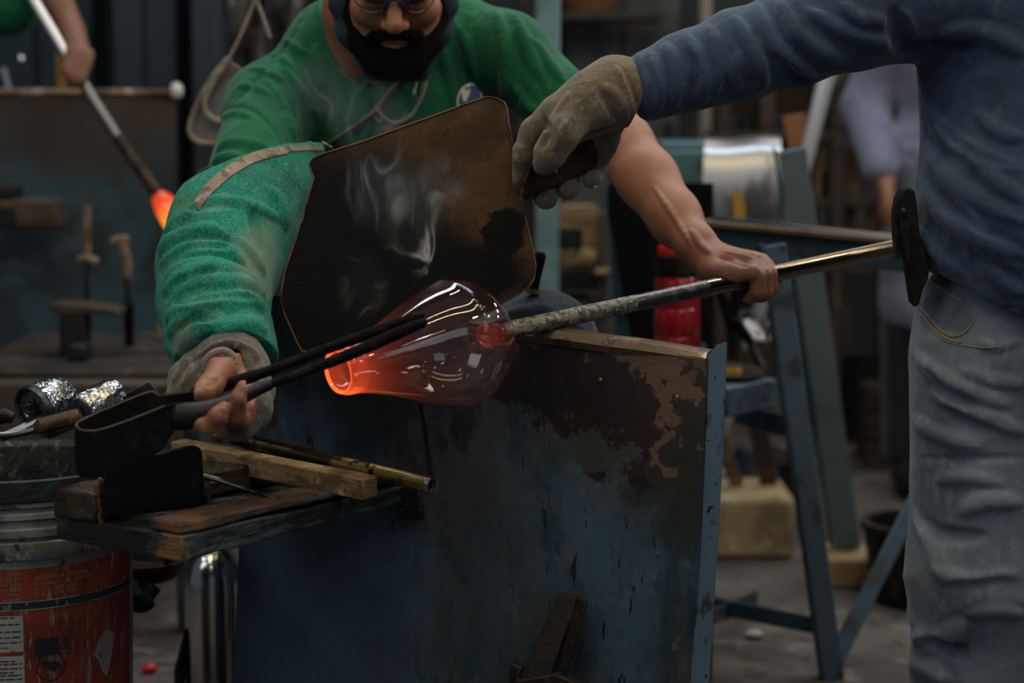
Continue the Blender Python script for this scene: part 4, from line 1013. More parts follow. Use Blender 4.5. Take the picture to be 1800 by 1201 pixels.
# ---- head
hp = 0.52; hc = P(690, -2, 3.0) + np.array((0, .09 * math.cos(hp), .09 * math.sin(hp)))
hf_ = np.array((0.03, -math.cos(hp), -math.sin(hp))); hf_ = nrm(hf_); hx = np.array((1.0, 0.03, 0.0)); hx = nrm(hx - hf_ * (hx @ hf_)); hu = np.cross(hx, -hf_); hu = hu if hu[2] > 0 else -hu
ROT = (hx, hf_, hu)
def Hd(x, y, z): return hc + hx * x + hf_ * y + hu * z
HF = Field(hc - .155, hc + .155, .0022)
HF.ell(Hd(0, -.015, .035), (.077, .098, .088), .02, ROT)
HF.ell(Hd(0, .030, -.035), (.063, .062, .075), .025, ROT)
HF.ell(Hd(0, .062, -.098), (.034, .028, .024), .03, ROT)
for s_ in (-1, 1):
    HF.ell(Hd(s_ * .042, .064, -.028), (.026, .026, .024), .018, ROT)
    HF.cap(Hd(s_ * .012, .092, .024), Hd(s_ * .048, .076, .022), .0115, .010, .012)
    HF.cap(Hd(s_ * .055, .02, -.06), Hd(s_ * .04, .062, -.10), .02, .02, .025)
for s_ in (-1, 1):
    HF.ell(Hd(s_ * .032, .094, .002), (.018, .014, .011), .010, ROT, sub=True)
    HF.ell(Hd(s_ * .032, .074, .002), (.0145, .0145, .0135), .003, ROT)
    HF.cap(Hd(s_ * .020, .086, .007), Hd(s_ * .044, .080, .006), .0042, .0038, .004)     # lowered upper lid
    HF.cap(Hd(s_ * .020, .085, -.006), Hd(s_ * .044, .079, -.005), .0032, .003, .004)
HF.cap(Hd(0, .088, .012), Hd(0, .112, -.028), .0085, .0125, .010)
HF.ell(Hd(0, .113, -.034), (.0135, .013, .0115), .006, ROT)
for s_ in (-1, 1):
    HF.ell(Hd(s_ * .0135, .101, -.038), (.0085, .011, .0082), .006, ROT)
    HF.ell(Hd(s_ * .0065, .108, -.046), (.0035, .005, .004), .003, ROT, sub=True)
    HF.chain([Hd(s_ * .002, .094, -.066), Hd(s_ * .012, .091, -.067), Hd(s_ * .024, .083, -.071)], [.0058, .0052, .0035], .005)
    HF.chain([Hd(s_ * .002, .0915, -.0775), Hd(s_ * .012, .0885, -.0775), Hd(s_ * .024, .082, -.073)], [.0052, .0046, .003], .005)
    HF.ell(Hd(s_ * .078, -.01, -.005), (.011, .020, .032), .008, ROT)
    HF.ell(Hd(s_ * .086, .000, -.002), (.006, .010, .018), .006, ROT, sub=True)
HF.cap(Hd(-.02, .097, -.0725), Hd(.02, .097, -.0725), .0022, .0022, .003, sub=True)
HF.cap(Hd(0, -.035, -.06), Hd(-.012, -.06, -.15), .062, .064, .03)
HF.wrinkle(lambda p: .0006 * waves(p, 180, 4), .01)
hm = HF.mesh()
# ---- left forearm and hand on the blowpipe
LF = Field((.06, 2.80, .80), (.42, 3.26, 1.13), .0026)
fa = [(1062, 215, 3.19, 50), (1095, 255, 3.16, 51), (1140, 315, 3.10, 50), (1186, 380, 3.03, 43), (1225, 432, 2.975, 33), (1246, 456, 2.955, 29)]
for a, b in zip(fa[:-1], fa[1:]): LF.cap(P(*a[:3]), P(*b[:3]), pr(a[3], a[2]), pr(b[3], b[2]), .02)
LF.cap(P(1105, 285, 3.14), P(1190, 405, 3.03), .028, .020, .03)           # the muscle under the forearm
LF.cap(P(1250, 462, 2.945), P(1302, 470, 2.905), .0265, .024, .015)
LF.cap(P(1262, 452, 2.955), P(1325, 462, 2.93), .020, .017, .012)
LF.chain([P(1250, 474, 2.925), P(1282, 480, 2.878), P(1322, 479, 2.862)], [.019, .0155, .0118], .010)
fl_ = ([(1318, 464, 2.895, .0135), (1331, 487, 2.868, .0118), (1333, 512, 2.872, .0110), (1316, 528, 2.893, .0100)],
       [(1328, 461, 2.910, .0135), (1344, 484, 2.884, .0118), (1346, 514, 2.886, .0110), (1328, 530, 2.908, .0100)],
       [(1338, 461, 2.928, .0130), (1353, 482, 2.903, .0112), (1356, 508, 2.905, .0105), (1342, 523, 2.925, .0095)],
       [(1345, 465, 2.948, .0118), (1359, 482, 2.926, .0100), (1363, 500, 2.930, .0090), (1356, 507, 2.942, .0080)])
for f in fl_: LF.chain([P(*t[:3]) for t in f], [t[3] for t in f], .0032)
LF.cap(P(1290, 470, 2.93), P(1338, 470, 2.935), .017, .013, .014)
LF.ridge([(1262, 452), (1285, 458), (1312, 468)], .004, .3, groove=True)
for l in ([(1272, 442), (1300, 449), (1326, 455)], [(1285, 440), (1312, 447), (1338, 452)]): LF.ridge(l, .003, .4)
LF.ridge([(1150, 330), (1185, 380), (1215, 430)], .004, .35); LF.ridge([(1215, 405), (1232, 430), (1250, 446)], .005, .5)
LF.wrinkle(lambda p: .0007 * waves(p, 110, 14), .01)
lm = LF.mesh()
# ---- a plain head with a face, for the people seen from the shoulders down
def add_head(F, c, tilt=0.0):
    f = nrm((0, -math.cos(tilt), -math.sin(tilt))); x = np.array((1.0, 0, 0)); u = np.cross(x, -f); u = u if u[2] > 0 else -u; R_ = (x, f, u)
    def q(a, b, d): return np.asarray(c) + x * a + f * b + u * d
    F.ell(q(0, -.012, .035), (.077, .097, .088), .02, R_).ell(q(0, .030, -.035), (.062, .060, .072), .025, R_).ell(q(0, .060, -.096), (.034, .028, .024), .03, R_)
    F.cap(q(0, .088, .010), q(0, .110, -.030), .009, .014, .010)
    for s_ in (-1, 1):
        F.ell(q(s_ * .032, .096, .002), (.019, .015, .011), .008, R_, sub=True).ell(q(s_ * .032, .078, .002), (.0145, .0145, .012), .002, R_)
        F.cap(q(s_ * .014, .092, .022), q(s_ * .048, .078, .021), .010, .009, .010).ell(q(s_ * .079, -.01, -.005), (.012, .021, .032), .008, R_)
    F.cap(q(-.022, .088, -.070), q(.022, .088, -.070), .0075, .0075, .006).cap(q(-.024, .098, -.071), q(.024, .098, -.071), .003, .003, .002, sub=True)
    return q, R_
def add_hair(c, parent, colour, tilt=0.0):
    F = Field(np.asarray(c) - .16, np.asarray(c) + .16, .008); f = nrm((0, -math.cos(tilt), -math.sin(tilt))); u = np.array((0, 0, 1.0))
    F.ell(np.asarray(c) + (0, .018, .042), (.084, .102, .092), .02); F.ell(np.asarray(c) + (0, -.105, -.02), (.11, .085, .08), .012, sub=True); F.clip(np.asarray(c) + (0, .03, -.045), (0, 0, -1))
    mk('hair', F.mesh(), mat('hair', colour, .7, 0, bump=[(400, .8, (1, 1, 1), .003)]), parent)
# ---- torso, legs and right arm under the clothes
B = Field((-.66, 2.5, .0), (.34, 3.62, 1.34), .010)
B.ell(P(690, 230, 3.31), (.165, .105, .185), .03).ell(P(700, 440, 3.35), (.155, .105, .20), .05)
B.ell((-.18, 3.38, .70), (.17, .13, .09), .05)
B.cap(P(600, 90, 3.29), P(480, 195, 3.22), .045, .048, .04).cap(P(600, 90, 3.29), P(790, 80, 3.29), .052, .052, .04).cap(P(790, 80, 3.29), P(892, 100, 3.26), .046, .046, .04)
B.cap(P(892, 104, 3.26), P(1062, 230, 3.18), .046, .046, .03)
B.cap(P(480, 195, 3.22), P(408, 405, 2.86), .046, .042, .03).cap(P(408, 405, 2.86), P(400, 640, 2.58), .042, .030, .03).cap(P(400, 640, 2.58), P(410, 690, 2.515), .030, .022, .02)
B.cap(P(634, 20, 3.20), P(655, 110, 3.26), .062, .066, .03)
kR = P(560, 680, 2.99); kL = P(955, 606, 2.93); aR = np.array((-.34, 3.05, .09)); aL = np.array((.255, 2.98, .09))
B.cap((-.26, 3.36, .70), kR + (0, .03, 0), .075, .055, .03).cap((-.10, 3.36, .70), kL + (0, .03, -.01), .075, .055, .03)
B.cap(kR + (0, .03, 0), aR, .052, .036, .03).cap(kL + (0, .03, -.01), aL, .052, .036, .03)
bm = B.mesh()
mk('body', join(bm, hm, lm, h1m), skin_mat, man)
for i, p in enumerate(nails):
    if p is None: continue
    ax = nrm(P(*((5, -20, 0) if i == 0 else (12, -14, 0) if i == 1 else (-10, 4, 0)) + np.array((900, 600, 2.4))) - P(900, 600, 2.4))
    d = nrm(CO - p); sdir = nrm(np.cross(ax, d)); V = []
    V, F = ball((0, 0, 0), (.0048, .0060, .0016), 14, 8)
    V = [p + d * .0002 + sdir * v[0] + ax * v[1] + d * v[2] for v in np.array(V)]
    mk('fingernail', (V, F), mat('nail', (.40, .23, .17), .3), man)

# ---- beard, moustache, hair
BF = Field(hc - .165, hc + .155, .0024)
BF.ell(Hd(0, .058, -.098), (.047, .046, .042), .02, ROT)
BF.ell(Hd(0, .078, -.135), (.036, .034, .036), .02, ROT)
BF.ell(Hd(0, .070, -.162), (.022, .022, .022), .02, ROT)
for s_ in (-1, 1):
    BF.chain([Hd(s_ * .067, .008, -.030), Hd(s_ * .064, .026, -.062), Hd(s_ * .050, .055, -.090), Hd(s_ * .030, .078, -.108)], [.010, .015, .020, .022], .015)
    BF.chain([Hd(s_ * .004, .1015, -.055), Hd(s_ * .020, .095, -.058), Hd(s_ * .034, .082, -.068), Hd(s_ * .040, .072, -.088)], [.0072, .0082, .0092, .012], .006)
BF.cap(Hd(-.017, .096, -.0745), Hd(.017, .096, -.0745), .0050, .0050, .003, sub=True)
BF.wrinkle(lambda p: .0014 * waves(p, 300, 2, 6) + .0012 * waves(p, 140, 5), .012)
mk('beard', BF.mesh(), mat('black_beard', (0.006, 0.005, 0.005), .85, 0, bump=[(600, 1.0, (1, 1, .3), .003)], spec=.08), man, label='full black beard and moustache')
HR = Field(hc - .155, hc + .16, .004)
HR.ell(Hd(0, -.022, .042), (.082, .102, .090), .02, ROT)
HR.ell(Hd(0, .10, -.01), (.10, .085, .075), .012, ROT, sub=True); HR.clip(Hd(0, -.03, -.035), -hu)
mk('hair', HR.mesh(), mat('short_hair', (.012, .010, .009), .7, 0, bump=[(500, .8, (1, 1, 1), .003)]), man)
# dark blue cloth mask pulled below the chin
MF = Field(hc - .165, hc + .155, .003)
for s_ in (-1, 1):
    w_ = 1.10 if s_ < 0 else 1.0
    MF.chain([Hd(s_ * .081 * w_, .002, -.012), Hd(s_ * .078 * w_, .010, -.050), Hd(s_ * .064 * w_, .026, -.090), Hd(s_ * .030, .052, -.135), Hd(0, .060, -.168)], [.007, .013, .018, .019, .015], .02)
MF.wrinkle(lambda p: -.002 * creases(p, 60, 6), .015)
mk('cloth_mask', MF.mesh(), mat('navy_mask', (.012, .024, .040), .85, 0, [dict(col=(.025, .045, .065), scale=20, lo=.5, hi=.7)], bump=[(500, .3, (1, 1, 1), .001)]), man, label='dark navy cloth mask pulled under the chin')
mk('ear_loop', tube(smooth_path([Hd(-.083, -.012, .03), Hd(-.089, .004, .012), Hd(-.088, .008, -.008), Hd(-.083, .006, -.022)], 5), .0022, 8), mat('white_elastic', (.7, .7, .68), .6), man)
# spectacles
gl = M(); lens = M()
for s_ in (-1, 1):
    ring = [Hd(s_ * .034 + .0265 * math.cos(a), .103 - .016 * abs(math.cos(a)) * (1 if math.cos(a) * s_ > 0 else .2), .003 + .0195 * math.sin(a)) for a in np.linspace(0, 2 * math.pi, 29)]
    gl.add(*tube(ring, .0010, 6)); lens.add(*prism(ring[:-1], hf_ * .001))
    gl.add(*tube(smooth_path([Hd(s_ * .060, .088, .008), Hd(s_ * .076, .055, .008), Hd(s_ * .082, -.01, .008)], 4), .0014, 6))
spec = mk('spectacles', gl, mat('thin_wire', (.10, .105, .11), .5, .5), man, label='thin rimmed spectacles')
mk('nose_bridge', tube(smooth_path([Hd(-.0165, .101, -.012), Hd(-.0125, .106, -.002), Hd(-.005, .110, .008), Hd(.005, .110, .008), Hd(.0125, .106, -.002), Hd(.0165, .101, -.012)], 5), .0030, 8), mat('navy_bridge', (.012, .022, .075), .35), spec, label='navy blue nose bridge')
mk('lens', lens, mat('lens_glass', (1, 1, 1), 0, 0, trans=1, ior=1.1), spec)

# ---- right glove: fingerless, grey brown
GV = Field((-.50, 2.42, .62), (-.28, 2.72, .84), .0022)
GV.cap(P(402, 605, 2.64), P(404, 640, 2.57), .050, .047, .02)
GV.ell(P(408, 655, 2.545), (.043, .040, .043), .02)
GV.chain([P(352, 640, 2.575), P(326, 668, 2.54), P(308, 694, 2.515)], [.024, .017, .012], .022)
GV.chain([P(330, 660, 2.55), P(352, 686, 2.52), P(400, 690, 2.53)], [.014, .020, .028], .02)
GV.chain([P(440, 650, 2.55), P(452, 690, 2.515), P(446, 722, 2.48), P(424, 748, 2.455)], [.020, .0175, .0180, .0165], .02)
GV.chain([P(424, 748, 2.455), P(396, 754, 2.455)], [.0160, .0135], .015)
GV.chain([P(404, 632, 2.530), P(392, 655, 2.46)], [.0185, .0175], .002, sub=True)
GV.wrinkle(lambda p: -.0018 * creases(p, 70, 31) + .0008 * waves(p, 260, 3), .012)
for l in ([(330, 632), (320, 650), (306, 672)], [(345, 640), (335, 660), (322, 680)], [(440, 610), (455, 640), (458, 680)], [(350, 625), (395, 605), (440, 612)]): GV.ridge(l, .005, .5)
def glove_mat(c1_, c2_, c3_): return lambda org: mat('knit_glove', c1_, .95, 0, [dict(col=c2_, scale=14, lo=.45, hi=.65), dict(col=c3_, scale=120, lo=.55, hi=.66)], bump=[(420, .8, (1, 1, 1), .002), (1200, .6, (1, 1, 1), .001)], sheen=.5, org=org, spec=.1)
glv = mk('work_glove', GV.mesh(), glove_mat((.105, .088, .065), (.05, .043, .035), (.17, .15, .12)), man, label='grey brown fingerless glove')
mk('thumb_hole_edge', tube(smooth_path([P(362, 648, 2.487), P(363, 634, 2.487), P(374, 622, 2.487), P(392, 617, 2.489), P(406, 624, 2.489), P(411, 640, 2.487), P(411, 656, 2.483)], 5), .0052, 10), mat('frayed_knit', (.24, .215, .17), .95, 0, bump=[(500, 1, (1, 1, 1), .002)], sheen=.5), glv)
# ---- trousers and shoes
TR = Field((-.52, 2.82, .04), (.36, 3.56, .86), .0050)
TR.ell((-.18, 3.37, .70), (.185, .145, .105), .05)
TR.cap((-.27, 3.34, .70), kR, .090, .074, .04).cap((-.10, 3.34, .70), kL, .090, .076, .04)
TR.cap(kR, aR, .072, .060, .03).cap(kL, aL, .074, .062, .03)
TR.wrinkle(lambda p: -.006 * creases(p, 24, 9), .03)
mk('jeans', TR.mesh(), cloth('dark_jeans', (.030, .042, .060), (.016, .022, .032), (.05, .065, .085), 900, .2), man, label='dark blue grey jeans')
for a in (aR, aL):
    BT = Field(a + (-.07, -.22, -.09), a + (.07, .09, .09), .005)
    BT.cap(a + (0, .02, -.045), a + (0, -.14, -.052), .042, .036, .02).cap(a, a + (0, 0, .06), .048, .05, .03); BT.clip(a + (0, 0, -.088), (0, 0, -1))
    mk('shoe', BT.mesh(), mat('dark_shoe', (.02, .016, .013), .5), man)

# ================================================= the standing helper on the right
hel = thing('person', (*(P(1850, 500, 2.80)[:2]), 0.0), 'standing person in navy shirt and jeans holding the paddle with a gloved hand', 'person')
SH = Field((.12, 2.52, .74), (1.02, 3.02, 1.40), .0034)
SH.ell(P(1850, 150, 2.82), (.186, .130, .22), .04)
SH.ell(P(1852, 360, 2.81), (.190, .138, .17), .06)
SH.ell(P(1840, 400, 2.75), (.150, .12, .12), .06)
SH.ell(P(1848, 500, 2.795), (.191, .140, .11), .05)
ac = [(1126, 158, 2.720, 50), (1150, 147, 2.722, 55), (1205, 128, 2.725, 63), (1300, 97, 2.73, 73), (1400, 64, 2.74, 79), (1500, 32, 2.75, 84), (1610, -12, 2.78, 96)]
for a, b in zip(ac[:-1], ac[1:]): SH.cap(P(*a[:3]), P(*b[:3]), pr(a[3], a[2]), pr(b[3], b[2]), .02)
SH.cap(P(1610, -12, 2.78), P(1850, -20, 2.82), .080, .09, .05).cap(P(1850, -20, 2.82), P(2080, 0, 2.82), .09, .075, .05)
SH.cap(P(2080, 0, 2.82), P(2110, 330, 2.82), .065, .055, .03)
SH.clip(P(1112, 160, 2.72), P(1100, 162, 2.72) - P(1150, 147, 2.722))
h1_, h2_ = P(1630, 470, 2.77), P(1806, 560, 2.665)
hn = nrm(np.cross(h2_ - h1_, (0.25, 1.0, -.12))); hn = hn if hn[2] < 0 else -hn
SH.clip((h1_ + h2_) / 2, hn)
SH.wrinkle(lambda p: -.004 * creases(p, 20, 41, (1.2, .8, .9)), .02)
for l, r in (([(1170, 80), (1180, 110), (1188, 150), (1182, 190)], .0075), ([(1205, 62), (1222, 100), (1235, 140), (1240, 175)], .0075), ([(1245, 48), (1258, 80), (1262, 120), (1256, 165)], .007), ([(1140, 90), (1152, 120), (1160, 160), (1155, 196)], .0065), ([(1120, 96), (1136, 130), (1144, 165), (1140, 196)], .006),
             ([(1290, 30), (1310, 70), (1330, 110), (1345, 150)], .008), ([(1330, 12), (1345, 60), (1385, 105), (1430, 132)], .009), ([(1370, 5), (1390, 50), (1435, 88), (1490, 108)], .009), ([(1420, 20), (1470, 50), (1530, 70), (1580, 76)], .008), ([(1480, 10), (1510, 30), (1560, 40)], .008), ([(1300, 95), (1290, 125), (1300, 160)], .006),
             ([(1630, 180), (1660, 230), (1710, 270), (1790, 300)], .010), ([(1625, 250), (1655, 300), (1705, 345), (1795, 390)], .010), ([(1620, 310), (1650, 365), (1700, 410), (1790, 470)], .010), ([(1700, 250), (1740, 310), (1797, 350)], .009), ([(1690, 360), (1730, 420), (1797, 450)], .009), ([(1618, 400), (1650, 445), (1690, 480)], .008), ([(1720, 200), (1760, 235), (1798, 245)], .008), ([(1655, 58), (1700, 52), (1760, 70), (1798, 95)], .010), ([(1580, 20), (1592, 50), (1600, 80)], .008), ([(1740, 470), (1770, 500), (1798, 515)], .008)):
    SH.ridge(l, r * 1.1, .42)
for l, r in (([(1572, 20), (1584, 60), (1596, 90), (1625, 98)], .012), ([(1612, 75), (1660, 82), (1700, 84)], .008), ([(1360, 100), (1400, 140), (1425, 148)], .007), ([(1210, 90), (1220, 130), (1216, 170)], .006), ([(1128, 105), (1146, 150), (1140, 200)], .005), ([(1640, 330), (1690, 380), (1780, 425)], .007), ([(1645, 215), (1700, 262), (1780, 290)], .007), ([(1640, 475), (1690, 512), (1740, 535), (1797, 546)], .0035)):
    SH.ridge(l, r, .35, groove=True)
nsh = mk('long_sleeved_shirt', SH.mesh(), cloth('navy_shirt', (.034, .060, .112), (.022, .040, .078), (.046, .076, .128), 700, .25, extra=(dict(col=(.008, .01, .014), scale=34, lo=.84, hi=.86, stretch=(1.4, 1, .6)),)), hel, label='navy long sleeved shirt')
# ---- jeans
JN = Field((.50, 2.55, .04), (1.04, 3.02, .93), .0040)
JN.ell(P(1852, 548, 2.805), (.186, .122, .13), .04)
JN.cap(P(1738, 640, 2.785), P(1722, 1010, 2.765), .108, .097, .05).cap(P(1722, 1010, 2.765), P(1702, 1480, 2.79), .097, .080, .03)
JN.cap(P(1960, 640, 2.79), P(1985, 1010, 2.80), .108, .095, .05).cap(P(1985, 1010, 2.80), P(2010, 1480, 2.83), .095, .08, .03)
JN.wrinkle(lambda p: -.004 * creases(p, 24, 51, (.7, .7, 1.4)), .02)
for l, r in (([(1612, 622), (1640, 652), (1683, 677), (1720, 694), (1770, 712)], .0095), ([(1608, 735), (1633, 754), (1673, 771), (1722, 785)], .0085), ([(1640, 690), (1690, 715), (1750, 740), (1798, 760)], .009), ([(1690, 650), (1740, 668), (1797, 676)], .0075),
             ([(1610, 905), (1635, 945), (1650, 985), (1652, 1010)], .010), ([(1645, 1002), (1683, 1019), (1722, 1024), (1780, 1010)], .010), ([(1592, 1118), (1633, 1124), (1675, 1112), (1692, 1096)], .012), ([(1690, 900), (1735, 880), (1790, 885)], .009), ([(1650, 845), (1700, 838), (1760, 850)], .008), ([(1600, 1165), (1640, 1180), (1670, 1198)], .009), ([(1700, 1080), (1750, 1070), (1797, 1080)], .008), ([(1720, 600), (1750, 610), (1797, 598)], .006)):
    JN.ridge(l, r * 1.1, .42)
for l, r in (([(1612, 908), (1645, 935), (1685, 945), (1730, 942)], .009), ([(1665, 1034), (1720, 1036), (1775, 1022)], .009), ([(1606, 1136), (1643, 1140), (1680, 1147), (1690, 1158)], .010), ([(1618, 806), (1700, 808), (1799, 805)], .005), ([(1660, 720), (1700, 745), (1760, 765)], .007), ([(1620, 650), (1660, 690), (1720, 715)], .007), ([(1668, 590), (1676, 560), (1692, 540)], .004)):
    JN.ridge(l, r, .35, groove=True)
jn = mk('jeans', JN.mesh(), lambda org: mat('faded_jeans', (.145, .180, .225), .9, 0, [dict(col=(.085, .108, .145), scale=5, lo=.45, hi=.68), dict(col=(.24, .27, .31), scale=70, lo=.50, hi=.85, stretch=(1, 1, .5), amt=.5), dict(col=(.20, .19, .175), scale=8, lo=.60, hi=.85, amt=.45)],
    [dict(col=(.045, .062, .085), c=P(1668, 550, 2.70), r=(.032, .1, .030), noise=.5, soft=.2, amt=.7)], bump=[(700, .5, (1, 1, .5), .001), (120, .25)], sheen=.25, org=org, spec=.2), hel, label='faded blue jeans')
def stitch(pix, r=.0013):
    p = [JN.hit(*q) for q in smooth_path(pix, 6)]; p = [a + nrm(CO - a) * .0006 for a in p if a is not None]
    if len(p) > 2: mk('stitching', tube(p, r, 6), mat('ochre_thread', (.25, .18, .10), .8), jn)
stitch([(1617, 540), (1632, 558), (1652, 580), (1672, 591), (1692, 587), (1708, 570), (1718, 548)]); stitch([(1617, 551), (1640, 578), (1668, 597), (1690, 602)]); stitch([(1634, 487), (1650, 505), (1672, 520), (1690, 528)]); stitch([(1620, 562), (1660, 598), (1720, 611), (1755, 610)], .001)
p = JN.hit(1633, 487)
if p is not None: mk('copper_rivet', lathe([(.0, .002), (.0028, .002), (.0035, .0), (.0035, -.002), (.0, -.002)], p, CO - p, 12), mat('copper', (.6, .32, .18), .25, 1), jn)
for x in (1702, 2010):
    a = P(x, 1480, 2.80) * (1, 1, 0) + (0, 0, .09)
    BT = Field(a + (-.08, -.26, -.09), a + (.08, .10, .12), .006)
    BT.cap(a + (0, .02, -.040), a + (0, -.16, -.048), .048, .042, .02).cap(a, a + (0, 0, .10), .056, .058, .03); BT.clip(a + (0, 0, -.088), (0, 0, -1))
    mk('boot', BT.mesh(), mat('brown_boot', (.05, .033, .02), .6), hel)
# ---- body under the clothes, with head and arms
B = Field((.10, 2.55, .02), (1.12, 3.05, 1.75), .011)
B.ell(P(1850, 150, 2.82), (.165, .11, .21), .04).ell(P(1852, 380, 2.81), (.165, .115, .17), .05).ell(P(1852, 545, 2.805), (.17, .11, .12), .04)
for a, b in zip(ac[:-1], ac[1:]): B.cap(P(*a[:3]), P(*b[:3]), pr(a[3], a[2]) * .62, pr(b[3], b[2]) * .62, .02)
B.cap(P(1126, 158, 2.72), P(1040, 186, 2.70), .024, .022, .02).cap(P(1610, -12, 2.78), P(1850, -20, 2.82), .06, .07, .05).cap(P(1850, -20, 2.82), P(2080, 0, 2.82), .07, .06, .05)
B.cap(P(2080, 0, 2.82), P(2110, 330, 2.82), .046, .038, .03).cap(P(2110, 330, 2.82), P(2120, 600, 2.78), .036, .026, .03).ell(P(2122, 650, 2.77), (.022, .035, .05), .02)
B.cap(P(1738, 640, 2.785), P(1722, 1010, 2.765), .085, .06, .05).cap(P(1722, 1010, 2.765), P(1702, 1480, 2.79), .058, .045, .03)
B.cap(P(1960, 640, 2.79), P(1985, 1010, 2.80), .085, .06, .05).cap(P(1985, 1010, 2.80), P(2010, 1480, 2.83), .058, .045, .03)
hd = P(1850, -20, 2.80) + np.array((-.01, -.03, .27))
B.cap(P(1850, -30, 2.82), hd + (0, .03, -.05), .058, .055, .03)
H2 = Field(hd - .16, hd + .17, .005); add_head(H2, hd); H2.cap(hd + (0, .03, -.05), hd + (0, .05, -.20), .055, .060, .03)
mk('body', join(B.mesh(), H2.mesh()), skin_mat, hel); add_hair(hd, hel, (.02, .016, .013))
# ---- glove of the helper
G2 = Field((.0, 2.60, .90), (.21, 2.86, 1.18), .0022)
G2.chain([P(1120, 163, 2.72), P(1082, 158, 2.715), P(1040, 178, 2.705), P(990, 200, 2.70)], [.041, .0425, .037, .030], .02)
G2.cap(P(1075, 180, 2.73), P(1010, 215, 2.73), .034, .028, .02)
G2.chain([P(1022, 192, 2.685), P(988, 236, 2.662), P(968, 268, 2.668), P(957, 288, 2.678)], [.0265, .0215, .0195, .0155], .014)
G2.chain([P(975, 200, 2.715), P(938, 232, 2.735), P(918, 275, 2.733), P(912, 312, 2.737)], [.0225, .0175, .0145, .0110], .010)
for f in ([(988, 215, 2.79, .018), (964, 320, 2.815, .0165), (960, 348, 2.775, .0158)], [(1018, 220, 2.79, .018), (1000, 305, 2.815, .0160), (1000, 331, 2.778, .0152)], [(1048, 225, 2.79, .016), (1042, 290, 2.815, .0142), (1041, 314, 2.780, .0138)], [(940, 240, 2.79, .014), (925, 315, 2.805, .0125), (926, 338, 2.778, .0115)]):
    G2.chain([P(*t[:3]) for t in f], [t[3] for t in f], .004)
G2.chain([P(1078, 200, 2.755), P(1064, 250, 2.79), P(1048, 300, 2.80)], [.022, .016, .012], .015)
G2.clip(P(1127, 168, 2.72), (.93, .0, -.36))
G2.wrinkle(lambda p: -.0015 * creases(p, 60, 61) + .0007 * waves(p, 280, 33), .012)
for l, r in (([(1082, 118), (1100, 150), (1112, 200)], .005), ([(1062, 150), (1090, 175), (1102, 210)], .006), ([(1000, 165), (985, 190), (965, 215)], .004), ([(1010, 200), (990, 230), (975, 262)], .005)): G2.ridge(l, r, .45)
for l, r in (([(1052, 160), (1072, 185), (1085, 214)], .0055), ([(1096, 120), (1112, 155), (1122, 195)], .004), ([(955, 205), (962, 235), (950, 262)], .005), ([(1030, 236), (1050, 232), (1080, 222)], .004)): G2.ridge(l, r, .35, groove=True)
mk('work_glove', G2.mesh(), glove_mat((.165, .125, .078), (.095, .078, .057), (.22, .175, .115)), hel, label='tan grey knitted work glove')
m = M(); fr = [(1078, 226, 2.752), (1070, 236, 2.768), (1066, 250, 2.772), (1058, 262, 2.782), (1053, 276, 2.786), (1049, 292, 2.786), (1056, 304, 2.784), (1050, 322, 2.776), (1042, 330, 2.770)]
m.add(*tube(smooth_path([P(*q) + np.array((random.uniform(-.002, .002), 0, random.uniform(-.002, .002))) for q in fr], 4), .0025, 6)); mk('glove_fringe', m, mat('frayed_edge', (.40, .34, .25), .95), hel)

# ---- holster with a radio on the belt
hol = thing('radio_holster', P(1600, 540, 2.72), 'black radio holster clipped at the hip of the navy shirt', 'holster')
m_lea = mat('black_leather', (.010, .010, .011), .45, 0, [dict(col=(.022, .020, .018), scale=30, lo=.5, hi=.7)], bump=[(150, .3)], spec=.1)
hs_ = [(1573, 420), (1572, 375), (1576, 350), (1586, 334), (1598, 330), (1608, 336), (1612, 360), (1618, 420), (1628, 452), (1634, 470), (1632, 490), (1622, 510), (1616, 535), (1609, 541), (1603, 536), (1598, 505), (1592, 460), (1585, 450), (1578, 458)]
mk('pouch', prism([P(x, y, 2.715) for x, y in hs_][::-1], (.004, .045, 0)), m_lea, hol, bevel=.006, seg=3)
m = M(); m.add(*prism([P(x, y, 2.706) for x, y in ((1580, 372), (1586, 364), (1596, 366), (1600, 400), (1604, 470), (1598, 480), (1588, 440), (1582, 410))][::-1], (.001, .010, 0))); mk('flap', m, m_lea, hol, bevel=.003)
mk('snap', lathe([(.0, .003), (.004, .002), (.005, .0), (.005, -.003)], P(1589, 372, 2.704), (0, -1, 0), 14), mat('black_snap', (.03, .03, .03), .3, .6), hol)
# ------------------------------------------------------------------ back of the workshop
mk('wall_back', abox((-4.5, 7.6, 0), (4.5, 7.8, 4.2)), mat('sooty_wall', (.050, .058, .060), .8, 0, [dict(col=(.022, .022, .024), scale=1.1, lo=.4, hi=.65), dict(col=(.10, .075, .055), scale=2.3, lo=.56, hi=.75)], bump=[(20, .3)]), kind='structure')
mk('shade_ceiling', abox((-4.5, 3.5, 4.2), (4.5, 7.8, 4.35)), mat('shade_roof', (.03, .03, .032), .8, 0, bump=[(10, .3)]), kind='structure')  # roof added over the back half to darken the background
for x0_, nm_ in ((-4.6, 'shade_wall_left'), (4.5, 'shade_wall_right')): mk(nm_, abox((x0_, 3.5, 0), (x0_ + .1, 7.8, 4.2)), mat('shade_side_wall', (.05, .055, .058), .8, 0, [dict(col=(.022, .022, .024), scale=1.1, lo=.4, hi=.65)]), kind='structure')  # side walls added with the roof to keep the background dark
m_slate = mat('slate_steel', (.032, .042, .058), .5, .2, [dict(col=(.018, .025, .036), scale=2.5, lo=.45, hi=.65), dict(col=(.06, .05, .055), scale=6, lo=.6, hi=.75)], bump=[(12, .2)])
